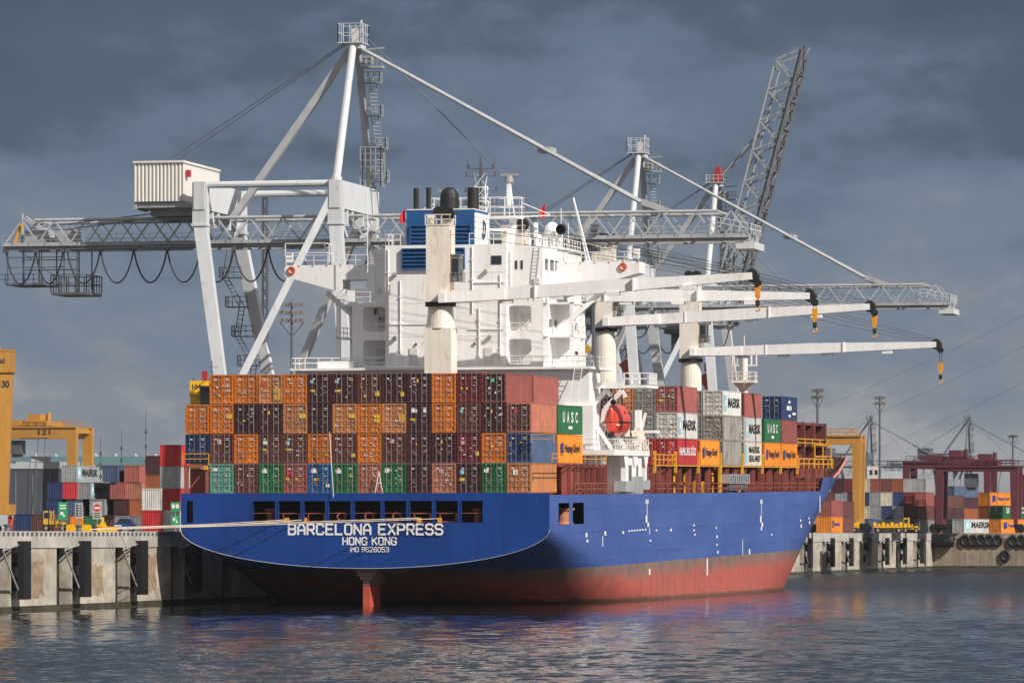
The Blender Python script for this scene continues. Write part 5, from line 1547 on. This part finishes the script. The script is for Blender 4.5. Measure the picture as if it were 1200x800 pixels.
    mb.build('stairway', crane_dark, t)
    # festoon cable loops under the girder, and the maintenance cage at the back end
    mb = MB()
    xs = [-42.0, -38.3, -34.9]+[-34.4+4.1*k for k in range(10)]
    for a, b in zip(xs, xs[1:]):
        if b-a < 1: continue
        d = 3.9
        mb.path([(a+(b-a)*k/12, -3.9, zb-.7-d*(1-((2*k/12-1)**2))**.8) for k in range(13)], .10, 6)
    mb.build('festoon_cable', cable_black, t)
    mb = MB(); mb.tube((-42.5, -3.9, zb-.55), (3, -3.9, zb-.55), .06, n=4)
    for x in xs: mb.box(x-.3, x+.3, -4.1, -3.7, zb-.9, zb-.5)
    mb.build('festoon_track', crane_dark, t)
    mb = MB()
    for x in (-42, -40, -37.8, -35.0, -33.4):
        for y in (-3.2, 2.8): mb.beam((x, y, zb-.4), (x, y, zb-(4.6 if x < -36 else 5.6)), .13)
    for z in (-1.4, -2.6, -4.5):
        for y in (-3.2, 2.8): mb.beam((-42, y, zb+z), (-35, y, zb+z), .10)
    mb.box(-42.2, -37.6, -3.3, 2.9, zb-4.7, zb-4.6); mb.box(-36.6, -32.2, -3.3, 2.9, zb-5.9, zb-5.6)
    mb.rail([(-36.6, -3.3, zb-5.6), (-32.2, -3.3, zb-5.6), (-32.2, 2.9, zb-5.6), (-36.6, 2.9, zb-5.6)], 2.1, 1.0, .05, closed=True)
    mb.rail([(-43.4, -3.3, zb-4.6), (-37.6, -3.3, zb-4.6)], 1.2, 1.2, .04); mb.beam((-40, -3.2, zb-1), (-36, -3.2, zb-3.8), .09)
    mb.build('maintenance_cage', crane_dark, t)
    mb = MB(); mb.box(-40.2, -37.4, -2, 2, zb+.2, zb+1.9); mb.box(-36.4, -34.2, -2.4, 1, zb+.3, zb+1.9); mb.beam((-40.5, -1, zb+3.4), (-37.6, -1, zb+1.5), .5); mb.beam((-39.5, 1, zb+3.0), (-36.5, 1, zb+.5), .45)
    mb.tube((-40.9, -1, zb+.3), (-40.9, -1, zb+3.9), .15)
    mb.build('sheave_frame', crane_grey, t)
    MB().beam((-41.4, -2.4, zb+.2), (-40.5, -2.4, zb+2.6), .35).build('buffer_arm', hoist_yellow, t)
    # trolley with the driver's cab and the spreader under it
    X = trolley_x
    mb = MB(); mb.box(X-2.5, X+1.8, -3.2, 3.2, zb-1.3, zb-.7); mb.box(X-1.5, X+.5, -2, -.2, zb-4.0, zb-1.4); mb.box(X+2.0, X+2.8, -3.6, -2.8, zb+.4, zb+1.6)
    mb.build('trolley', crane_dark, t)
    if trolley_x > 0:
        mb = MB()
        for z in (26.4, 27.4, 28.2): mb.box(X-1.8, X+1.8, -.35, .35, z, z+.28)
        for k in range(7): mb.beam((X-1.8+.6*k, 0, 26.4), (X-1.2+.6*k, 0, 28.3), .1)
        mb.box(X-1.75, X-1.45, -.3, .3, 20.4, 26.5); mb.box(X+1.45, X+1.75, -.3, .3, 20.4, 26.5)
        mb.build('spreader_frame', crane_dark, t)
        mb = MB()
        for x in (-1.3, -.5, .4, 1.3): mb.tube((X+x, .3, 28), (X+x*.3, .3, 23.2), .04, n=4)
        mb.path([(X-1.5+3*k/10, -.3, 27-5.2*(1-(2*k/10-1)**2)) for k in range(11)], .07, 5)
        mb.build('spreader_rope', cable_black, t)
        for x, z, r_ in ((-.9, 21.0, .55), (.9, 21.3, .5), (.1, 23.0, .4)):
            mb = MB(); mb.lathe([(0, -.2), (r_, -.2), (r_, .2), (0, .2)], (X+x, -.5, z), 14, axis='y'); mb.build('sheave', mat('yellow sheave', (.45, .32, .03), .5), t)
    else:
        mb = MB(); mb.beam((X+5.0, -9, 25.6), (X+6.3, -9, 23.6), 1.2, 1.5); mb.box(X+5.4, X+6.6, -9.6, -8.4, 26.2, 27.6)
        mb.build('leg_cab', mat('red cab paint', (.42, .05, .03), .5), t)
    return t
quay_crane((-24.6, 95.5, QZ), 'foremost and largest white quay crane, its boom lowered across the ship', trolley_x=26.8)
quay_crane((-24.6, 273, QZ), 'second white quay crane behind the ship bridge, boom lowered and reaching furthest right')
quay_crane((-24.6, 340, QZ), 'third quay crane with a red head and its grey lattice boom raised', boom_up=True, head_red=True)
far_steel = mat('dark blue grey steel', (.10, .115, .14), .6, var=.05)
for px, w in ((1020, 'left of two tiny hazy quay cranes far off on the right skyline'), (1135, 'right of two tiny hazy quay cranes far off on the right skyline')):
    src = [o for o in bpy.data.objects if o.name == 'quay_crane.001'][0]
    c = copy_tree(src); p = at_scale(px, 0, 2.32); c.location = (p.x, p.y, QZ); c['label'] = w; c['group'] = 'hazy quay cranes on the far skyline'
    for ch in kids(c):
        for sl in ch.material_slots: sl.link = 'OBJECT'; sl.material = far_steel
# red cab / spreader unit on the second crane's leg
# ------------------------------------------------------------------ masts and poles
def lattice_mast(px, s, ytop, w, lab, name='lattice_mast'):
    p = at_scale(px, ytop, s); h = p.z-QZ
    mb = MB()
    for a in ((-1, -1), (1, -1), (1, 1), (-1, 1)): mb.beam((a[0]*w, a[1]*w, 0), (a[0]*w*.75, a[1]*w*.75, h), .14)
    n = int(h/1.8)
    for k in range(n):
        z = h*k/n; f = w*(1-.25*k/n); z2 = h*(k+1)/n
        for a, b in (((-1, -1), (1, -1)), ((1, -1), (1, 1)), ((1, 1), (-1, 1)), ((-1, 1), (-1, -1))):
            mb.beam((a[0]*f, a[1]*f, z), (b[0]*f, b[1]*f, z2), .09); mb.beam((a[0]*f, a[1]*f, z), (b[0]*f, b[1]*f, z), .09)
    o = mb.build(name, crane_dark); o.location = (p.x, p.y, QZ)
    return tag(o, lab, 'mast')
lattice_mast(310.5, 8.6, 225, .38, 'thin dark lattice mast rising behind the nearest quay crane')
def light_mast(px, s, ytop, w, rows, lab, pole_r=.22):
    p = at_scale(px, ytop, s); h = p.z-QZ
    t = empty('light_mast', (p.x, p.y, QZ), lab, 'light mast', 'floodlight masts in the port')
    MB().tube((0, 0, 0), (0, 0, h), pole_r*1.5, pole_r*.8, 8).build('pole', crane_dark, t)
    mb = MB(); lm = MB()
    for k in range(rows):
        z = h-.2-1.15*k
        mb.beam((-w, 0, z), (w, 0, z), .14); mb.beam((0, -w*.7, z), (0, w*.7, z), .14)
        for j in range(6):
            x = -w+2*w*j/5; lm.box(x-.26, x+.26, -.35, .15, z-.45, z+.1); 
    mb.beam((0, 0, h-1.5*rows-.6), (-w, 0, h-1.0*rows), .12); mb.beam((0, 0, h-1.5*rows-.6), (w, 0, h-1.0*rows), .12)
    mb.build('crossarm', crane_dark, t); lm.build('floodlight', mat('floodlight housings', (.24, .23, .21), .4, var=.2), t)
    return t
light_mast(342, 8.0, 354, 1.75, 3, 'floodlight mast seen under the nearest crane beside the port bridge wing')
light_mast(958, 6.6, 455, 1.0, 2, 'floodlight mast rising just right of the foredeck containers')
light_mast(1031, 5.6, 464, 1.0, 2, 'tall slim floodlight mast between the bow and the maroon crane')
light_mast(1187, 5.4, 509, .9, 1, 'floodlight mast at the far right edge')
light_mast(681, 8.2, 420, 1.2, 3, 'floodlight mast behind the ship between the crane posts')
for px, yt, lab in ((171, 481, 'tall thin pole left of the stern, highest of three'), (142.5, 504, 'thin pole above the grey shed, middle of three'), (118, 512, 'short thin pole above the grey shed, beside the amber crane')):
    p = at_scale(px, yt, 6.2); mb = MB(); h = p.z-QZ; mb.tube((0, 0, 0), (0, 0, h), .16, .06, 6)
    for k in range(4): mb.box(-.22, .22, -.15, .15, h*(.45+.12*k), h*(.45+.12*k)+.7)
    o = mb.build('thin_pole', crane_dark); o.location = (p.x, p.y, QZ); tag(o, lab, 'pole', 'thin poles over the left yard')
for a, b, lab in (((690, 562), (1215, 362), 'uppermost faint power line crossing the sky at right'), ((700, 590), (1215, 398), 'middle faint power line crossing the sky at right'), ((820, 580), (1215, 440), 'lowest faint power line crossing the sky at right')):
    p, q = at_scale(a[0], a[1], 4.6), at_scale(b[0], b[1], 7.2)
    mb = MB(); mb.path([p.lerp(q, k/16)-Vector((0, 0, 3.5*4*(k/16)*(1-k/16))) for k in range(17)], .018, 4)
    tag(mb.build('power_line', crane_dark), lab, 'power line', 'power lines over the right of the port')

# ------------------------------------------------------------------ rubber-tyred yard cranes
def yard_crane(px0, px1, s, ztop, beam_h, depth, leg_w, m, lab, number=None, cab=False, sh=None, group='yard gantry cranes', numpx=.75, trolley=True):
    a = at_scale(px0, 0, s); b = at_scale(px1, 0, s); d = Vector((b.x-a.x, b.y-a.y, 0)); L = d.length
    L = (px1-px0)/s/math.cos(CAM_YAW); t = empty('yard_crane', (a.x, a.y, QZ), lab, 'crane', group)
    H = ztop-QZ
    for y in (0, depth):
        MB().box(-leg_w/2, L+leg_w/2, y-.6, y+.6, H-beam_h, H).box(-leg_w/2, L+leg_w/2, y-.85, y-.6, H-.25, H+.05).build('girder', m, t)
        for x in (0, L):
            MB().prism([(x-leg_w/2, H-beam_h-.003), (x+leg_w/2, H-beam_h-.003), (x+leg_w*.36, 1.6), (x-leg_w*.36, 1.6)], 'y', y-.65, y+.65).build('leg', m, t)
            mb = MB()
            for dx in (-1.2, 1.2): mb.lathe([(0, -.3), (.8, -.3), (.8, .3), (0, .3)], (x+dx, y, .8), 14, axis='y')
            mb.box(x-1.6, x+1.6, y-.5, y+.5, 1.1, 1.7); mb.build('wheel_set', rubber, t)
    mb = MB()
    for x in (0, L): mb.box(x-.5, x+.5, .6, depth-.6, 1.5, 2.5); mb.box(x-.45, x+.45, .6, depth-.6, H-1.2, H-.3)
    mb.rail([(0, -.6, H+.05), (L, -.6, H+.05)], 1.1, 1.6, .05); mb.rail([(0, depth+.6, H+.05), (L, depth+.6, H+.05)], 1.1, 1.6, .05)
    mb.build('end_tie', m, t)
    if not trolley: return t
    mb = MB(); x = L*.62; mb.box(x-2.2, x+2.2, -.3, depth+.3, H+.2, H+1.0); mb.box(x-1.6, x+.8, .5, depth*.6, H+1, H+2.3); mb.tube((x+1.4, depth*.4, H+1.0), (x+1.4, depth*.4, H+2.6), .4)
    mb.box(x-6.2, x-3.0, .2, depth*.7, H+.15, H+1.3)
    mb.build('trolley', m, t)
    mb = MB(); x = L*.42; mb.box(x-1.3, x+1.1, .3, 2.7, H-beam_h-3.0, H-beam_h-.4); mb.box(x-.9, x+.7, .6, 2.4, H-beam_h-3.6, H-beam_h-3.0)
    for dx in (-5, -3.6, 4.2, 5.6): mb.tube((x+dx, 1, H-.5), (x+dx*.8, 1, 4), .05, n=4)
    mb.build('driver_cab', crane_dark, t)
    if number:
        mb = MB(); put_text(mb, number, (L*numpx, -.62 if sh is None else -.88, H-beam_h*.72), (1, 0, 0), (0, 0, 1), 2.4 if sh is None else sh, beam_h*.42)
        mb.build('number_lettering', letter_black, t)
    return t
yard_crane(-30, 87, 6.3, 7.05+(626.5-500)/6.3, 2.1, 10, 1.9, yellow_crane, 'amber yard gantry crane numbered 121 over the left yard', '121', numpx=.66)
yard_crane(1062, 1155, 5.9, 7.05+(626.5-541)/5.9, 1.3, 11, 1.3, maroon_crane, 'large maroon yard gantry crane at right')
yard_crane(1101, 1187, 6.2, 7.05+(626.5-546)/6.2, 1.0, 6, 1.6, maroon_crane, 'lower maroon yard gantry crane overlapping the large maroon one')
yard_crane(955, 1003.5, 6.6, 7.05+(626.5-510)/6.6, 1.6, 4.5, 1.65, yellow_crane, 'amber yard gantry crane just right of the bow', trolley=False)
yard_crane(1201, 1290, 6.0, 7.05+(626.5-556)/6.0, 1.3, 8, 1.3, maroon_crane, 'maroon yard crane cut off by the right edge')
# near leg of the big amber crane at the left edge
p = at_scale(-1, 0, 10.4)
t = empty('yard_crane', (p.x, p.y, QZ), 'big amber yard crane leg cut off at the left edge, numbered 130', 'crane', 'yard gantry cranes', CAM_YAW)
mb = MB(); s = 10.4
mb.prism([(-3.2, 3.1), (1.0, 3.1), (1.68, 20.4), (-3.4, 20.4)], 'y', -.9, .9); mb.build('leg', yellow_crane, t)
mb = MB(); mb.box(-25, 1.72, -1.0, 1.0, 18.2, 20.3); mb.box(-25, 1.8, -1.1, 1.1, 17.9, 18.2); mb.box(-25, 1.75, -1.05, 1.05, 20.3, 20.5); mb.box(-.6, .2, -.5, .5, 20.5, 20.8); mb.build('girder', yellow_crane, t)
mb = MB(); mb.box(-4, 1.7, -1.2, 1.2, 1.9, 3.1); mb.box(-1.2, -.2, -.9, .9, .4, 1.9); mb.tube((1.2, -1, .4), (1.7, -1, 1.6), .12); mb.tube((1.7, -1, 1.6), (1.2, -1, 2), .12); mb.build('wheel_bogie', yellow_crane, t)
mb = MB(); mb.lathe([(0, -.4), (.9, -.4), (.9, .4), (0, .4)], (-1.8, 0, .9), 16, axis='y'); mb.lathe([(0, -.4), (.9, -.4), (.9, .4), (0, .4)], (-3.6, 0, .9), 16, axis='y'); mb.build('wheel', rubber, t)
MB().box(1.05, 1.5, -.9, .9, .3, 1.7).build('red_guard', mat('red guard', (.5, .02, .03), .5), t)
mb = MB(); put_text(mb, '60', (.1, -1.02, 18.9), (1, 0, 0), (0, 0, 1), .65, .55); put_text(mb, '130', (.08, -.93, 16.2), (1, 0, 0), (0, 0, 1), 1.15, .8); mb.build('number_lettering', letter_black, t)
# yellow straddle crane peeping over the stern containers at left
p = at_scale(222.5, 0, 10.6)
t = empty('yard_crane', (p.x, p.y, QZ), 'yellow crane top numbered 104 peeping over the stern containers at left', 'crane', 'yard gantry cranes', CAM_YAW)
H = 7.05+(626.5-446)/10.6-QZ
mb = MB(); mb.box(0, 4.6, 0, 1.2, H-1.5, H); mb.box(-.1, 4.7, -.1, 1.3, H-1.62, H-1.5); mb.build('girder', yellow_bright, t)
for x in (0.05, 3.9): MB().box(x, x+1.1 if x < 1 else x+.7, .1, 1.1, 0, H-1.62).build('leg', yellow_bright, t)
MB().box(1.2, 3.6, -.8, .05, H-3.0, H-.9).box(1.2, 3.6, -1.4, -.8, H-.9, H-.6).build('driver_cab', crane_dark, t)
mb = MB(); put_text(mb, '104', (.25, -.02, H-.95), (1, 0, 0), (0, 0, 1), 1.0, .55); mb.build('number_lettering', letter_black, t)
mb = MB(); mb.tube((.4, .6, H), (.4, .6, H+.35), .12); mb.tube((2.4, .6, H), (2.4, .6, H+2.2), .06); mb.beam((1.8, .6, H+1.5), (3.1, .6, H+1.5), .07); mb.build('aerial', crane_dark, t)
MB().box(1.3, 1.9, .3, .9, H, H+1.1).build('warning_light', crane_red, t)
# ------------------------------------------------------------------ sheds
def shed(px0, px1, s, y0, y1, depth, m, lab, name='shed', trims=()):
    a = at_scale(px0, y0, s); b = at_scale(px1, y1, s); L = math.hypot(b.x-a.x, b.y-a.y); t = empty(name, (a.x, a.y, QZ), lab, 'building', None, CAM_YAW)
    H = a.z-QZ
    MB().box(0, L, 0, depth, 0, H).build('wall', m, t)
    return t, L, H
t, L, H = shed(10, 90, 6.3, 549, 549, 40, shed_dark, 'dark grey shed with a pale band behind the left yard')
MB().box(-.2, L+.2, -.2, 40, H+.004, H+1.3).build('pale_band', shed_light, t)
mb = MB(); mb.box(L*.32, L*.62, -.3, 4, H+1.304, H+2.3); mb.box(L*.45, L*.52, -.36, -.3, H+1.5, H+2.1); mb.build('roof_unit', shed_light, t)
mb = MB()
for k in range(4): mb.box(L*(.1+.25*k), L*(.1+.25*k)+.15, -.1, 0, .5, H-1)
mb.build('downpipe', mat('grey pipe', (.2, .21, .22), .5), t)
t, L, H = shed(-40, 172, 5.0, 545, 545, 60, shed_light, 'long low shed with a teal roof on the left skyline')
MB().prism([(-1, H+.003), (61, H+.003), (61, H+2.2), (30, H+2.4), (-.6, H+2.1)], 'x', -2, L+2).build('roof', shed_roof, t)
mb = MB()
for k in range(9): mb.lathe([(.5, 0), (.5, .6), (0, .8)], (6+L*k/9, 10, H+2.1), 8)
mb.build('roof_vent', shed_light, t)
t, L, H = shed(1016, 1031, 5.0, 546, 546, 12, mat('pale render', (.50, .47, .42), .7), 'small pale block with windows behind the right yard')
mb = MB()
for i in range(2):
    for j in range(3): mb.box(L*(.2+.4*i), L*(.2+.4*i)+.7, -.05, 0, H-2-2.4*j, H-.9-2.4*j)
mb.build('window', glass, t)
shed(1031, 1060, 4.8, 552, 552, 20, shed_light, 'low pale shed between the slim light mast and the maroon crane')
t, L, H = shed(1106, 1152, 5.0, 561, 561, 14, mat('grey cladding', (.26, .28, .30), .6, streak=.1), 'grey clad block seen under the maroon crane')
for k, (a, b, s, y) in enumerate(((985, 1075, 2.4, 573), (1090, 1215, 2.2, 578), (-20, 200, 2.6, 585))):
    shed(a, b, s, y, y, 80, mat('far pale cladding', (.24, .25, .26), .7), ('far pale shed on the skyline beyond the bow', 'far pale shed on the skyline at the far right', 'far pale shed on the skyline beyond the left yard')[k])

# ------------------------------------------------------------------ signs on the quay
sign_grey = mat('weathered white sign face', (.42, .42, .41), .5, var=.1)
def sign(px, s, yt, yb, w, face, lab, kind):
    p = at_scale(px, yt, s); q = at_scale(px, yb, s); h0, h1 = q.z-QZ, p.z-QZ
    t = empty('quay_sign', (p.x, p.y, QZ), lab, 'sign', 'signs along the near quay', CAM_YAW)
    MB().tube((w/2, .08, 0), (w/2, .08, h1), .05).build('post', chain_grey, t)
    MB().box(0, w, 0, .05, h0, h1).build('sign_face', face, t)
    mb = MB(); Y = -.012
    if kind == 'arrow':
        c = Vector((w*.5, Y, (h0+h1)/2)) if h1-h0 < w*1.5 else Vector((w*.5, Y, h0+(h1-h0)*.3)); r_ = w*.3
        mb.quad([c+Vector(v)*r_ for v in ((-1, 0, 1), (.35, 0, 1), (-.05, 0, .6), (.9, 0, -.5), (.5, 0, -.9), (-.6, 0, .2), (-1, 0, -.35))])
        if h1-h0 > w*1.5:
            for k in range(2): z = h0+(h1-h0)*(.62+.16*k); mb.quad([(w*.15, Y, z), (w*.85, Y, z), (w*.85, Y, z+.14), (w*.15, Y, z+.14)])
    elif kind == 'exit':
        for k in range(2): mb.quad([(w*(.12+.42*k), Y, h0+.35), (w*(.44+.42*k), Y, h0+.35), (w*(.44+.42*k), Y, h0+.75), (w*(.12+.42*k), Y, h0+.75)])
    elif kind == 'noentry':
        c = Vector((w/2, Y, h0+(h1-h0)*.66)); r_ = w*.42
        mb.quad([c+Vector((r_*math.cos(a), 0, r_*math.sin(a))) for a in [2*PI*k/20 for k in range(20)]], 1)
        mb.quad([c+Vector(v) for v in ((-r_*.75, -.004, -.1), (r_*.75, -.004, -.1), (r_*.75, -.004, .1), (-r_*.75, -.004, .1))], 0)
        for k in range(3): z = h0+.15+.22*k; mb.quad([(w*.15, Y, z), (w*.85, Y, z), (w*.85, Y, z+.1), (w*.15, Y, z+.1)], 2)
    else:
        for k in range(5):
            z = h0+.2+(h1-h0-.3)*k/5; mb.quad([(w*.12, Y, z), (w*.42, Y, z), (w*.42, Y, z+.2), (w*.12, Y, z+.2)], 2); mb.quad([(w*.55, Y, z+.03), (w*.88, Y, z+.03), (w*.88, Y, z+.16), (w*.55, Y, z+.16)], 2)
    mb.build('symbol', [letter_white, sticker_red, letter_black], t, recalc=False)
sign(68.5, 10.6, 588, 609, .98, green_sign, 'tall green sign with a white arrow behind the yellow tractor', 'arrow')
sign(88, 10.6, 589, 607, .85, sign_grey, 'narrow white information sign right of the tall green sign', 'list')
sign(108.5, 10.6, 588, 608, 1.0, sign_grey, 'white sign with a red no-entry disc', 'noentry')
sign(200, 11.2, 588, 599, 1.0, green_sign, "upper green sign with white marks beside the ship's stern", 'exit')
sign(200.5, 11.0, 603.5, 616, .98, green_sign, "lower green sign with a white arrow beside the ship's stern", 'arrow')
p = at_scale(128, 603, 10.4)
mb = MB(); mb.tube((0, 0, 0), (0, 0, p.z-QZ), .07); mb.box(-.45, .45, -.2, .2, p.z-QZ-.6, p.z-QZ)
o = mb.build('signal_post', crane_dark); o.location = (p.x, p.y, QZ); tag(o, 'dark post with a small box between the no-entry sign and the blue car', 'post')

# ------------------------------------------------------------------ vehicles
def wheel(parent, x, y, r, w=.3):
    o = MB().lathe([(0, -w/2), (r*.85, -w/2), (r, -w/4), (r, w/4), (r*.85, w/2), (0, w/2)], (x, y, r), 16, axis='y').build('wheel', rubber, parent)
    MB().lathe([(0, -w/2-.02), (r*.5, -w/2-.02), (r*.55, -w/2+.02)], (x, y, r), 12, axis='y').build('rim', chain_grey, o)
def terminal_tractor(px, s, lab, m, flip=1):
    p = at_scale(px, 0, s); t = empty('terminal_tractor', (p.x, p.y, QZ), lab, 'tractor', None, CAM_YAW)
    mb = MB()
    for k in range(4): mb.box(.3+1.1*k, .42+1.1*k, -1.0, -.9, 1.1, 1.9 if k > 1 else 3.2)
    mb.box(1.9, 4.7, -1.0, -.92, 1.8, 1.9); mb.box(4.7, 5.05, -.8, -.4, 1.1, 2.3); mb.build('guard_frame', crane_dark, t)
    MB().box(0, 5.0, -.5, .5, .7, 1.1).build('chassis', m, t)
    mb = MB(); mb.prism([(.2, 1.1), (1.9, 1.1), (1.9, 2.9), (1.7, 3.1), (.5, 3.1), (.2, 2.2)], 'y', -.9, .5); mb.build('cab', m, t)
    mb = MB(); mb.box(.55, 1.65, -.93, -.9, 2.0, 2.85); mb.box(1.9, 1.93, -.7, .3, 1.9, 2.8); mb.build('window', glass, t)
    mb = MB(); mb.box(1.95, 3.0, -.9, .9, 1.1, 1.7); mb.box(3.3, 4.6, -.7, .7, 1.1, 1.45); mb.tube((2.1, .7, 1.7), (2.1, .7, 3.2), .09); mb.build('engine_cover', m, t)
    for x in (.9, 3.9):
        for y in (-1.0, 1.0): wheel(t, x, y, .55)
    return t
terminal_tractor(49, 10.2, 'yellow terminal tractor parked on the near quay at left', mat('worn yellow machine paint', (.62, .36, .02), .5, var=.2, rust=.4)).scale = (.62, .8, .78)
terminal_tractor(1057, 6.7, 'yellow terminal tractor on the far quay right of the trailer', yellow_bright)
bpy.data.objects['terminal_tractor.001'].scale = (.62, .75, .85)
def trailer(px, s, L, lab, m, racks=True):
    p = at_scale(px, 0, s); t = empty('trailer', (p.x, p.y, QZ), lab, 'trailer', None, CAM_YAW)
    MB().box(0, L, -1.1, 1.1, .95, 1.25).box(0, L, -.2, .2, .7, .95).build('bed', m, t)
    if racks:
        for k in range(7): MB().box(L*k/7, L*k/7+.5, -1.15, 1.15, 1.254, 1.9-.25*(k % 2)).build('rack', m, t)
    for x in (.8, L-.9):
        for y in (-.95, .95): wheel(t, x, y, .48)
trailer(1023, 6.6, 5.4, 'long yellow trailer with racks on the far quay', yellow_bright)
trailer(983, 6.9, 3.4, 'short yellow trailer near the bow on the far quay', yellow_bright)
p = at_scale(77, 0, 11.0); t = empty('flat_barrier', (p.x, p.y, QZ), 'low yellow barrier plate along the quay edge at left', 'barrier', None, CAM_YAW)
MB().prism([(0, .0), (2.9, .0), (2.6, .75), (.1, .75)], 'y', 0, .5).build('plate', yellow_bright, t)
p = at_scale(116, 0, 11.0); t = empty('mooring_winch', (p.x, p.y, QZ), 'yellow machine with a bent arm beside the blue car', 'machine', None, CAM_YAW)
mb = MB(); mb.box(0, 1.9, 0, .8, 0, .55); mb.prism([(.1, .55), (.8, .55), (.6, 1.0), (.15, 1.0)], 'y', .1, .7); mb.box(.25, .5, .2, .6, 1.0, 1.55); mb.build('body', yellow_bright, t)
mb = MB(); mb.lathe([(0, -.3), (.3, -.3), (.3, .3), (0, .3)], (-.4, .4, .35), 12, axis='y'); mb.build('drum', rubber, t)
# blue car
p = at_scale(133.5, 0, 10.6); t = empty('parked_car', (p.x, p.y, QZ), 'dark blue car parked on the near quay among the signs', 'car', None, CAM_YAW)
mb = MB(); mb.prism([(0, .35), (2.45, .35), (2.5, .8), (2.2, .95), (1.9, 1.45), (.75, 1.5), (.3, 1.0), (0, .85)], 'y', -.85, .85); mb.build('body', car_blue, t)
mb = MB(); mb.prism([(.5, 1.0), (1.95, .98), (1.75, 1.38), (.85, 1.42)], 'y', -.87, .87); mb.build('window', glass, t)
mb = MB(); mb.box(.1, .9, -.87, -.85, .62, .75); mb.build('bumper', letter_white, t)
for x in (.55, 1.95):
    for y in (-.78, .78): wheel(t, x, y, .34, .22)
# bollards on the quay cope
for i, y in enumerate((-44, -22, -15.5, 470, 520)):
    mb = MB(); mb.lathe([(.3, 0), (.25, .35), (.38, .5), (.38, .6), (0, .66)], (0, 0, 0), 12)
    o = mb.build('bollard', yellow if i == 2 else crane_dark); o.location = (-22.5, y, QZ)
    tag(o, ('squat dark bollard on the cope at the far left', 'squat dark bollard on the cope between two fenders', 'bollard that the mooring ropes are made fast to', 'nearer small bollard on the far pale quay', 'farther small bollard on the far pale quay')[i], 'bollard', 'bollards on the quay')
for px in (1152.8, 1169.6):
    p = at_plane_y(px, 624, FY+2); mb = MB(); mb.lathe([(.4, 0), (.12, .3), (.1, 2.0), (0, 2.02)], (0, 0, 0), 8); o = mb.build('marker_post', mat('red orange marker', (.65, .07, .03), .5)); o.location = (p.x, p.y, QZ)
    tag(o, 'small orange-red marker post on the far wall, %s one' % ('left' if px < 1160 else 'right'), 'post', 'marker posts on the far wall')

# ------------------------------------------------------------------ port air
def haze(dens):
    mb = MB(); mb.box(-3500, 3500, -900, 6500, -3, 115)
    m = bpy.data.materials.new('haze'); m.use_nodes = True; nt = m.node_tree; nt.nodes.clear()
    out = nt.nodes.new('ShaderNodeOutputMaterial'); v = nt.nodes.new('ShaderNodeVolumePrincipled')
    v.inputs['Color'].default_value = (.78, .84, .92, 1); v.inputs['Density'].default_value = dens; v.inputs['Anisotropy'].default_value = .2
    lnk(nt, v.outputs[0], out.inputs['Volume'])
    o = mb.build('haze', m); o['kind'] = 'stuff'; o['label'] = 'thin port air that pales far things'; o['category'] = 'haze'
if HAZE: haze(HAZE)
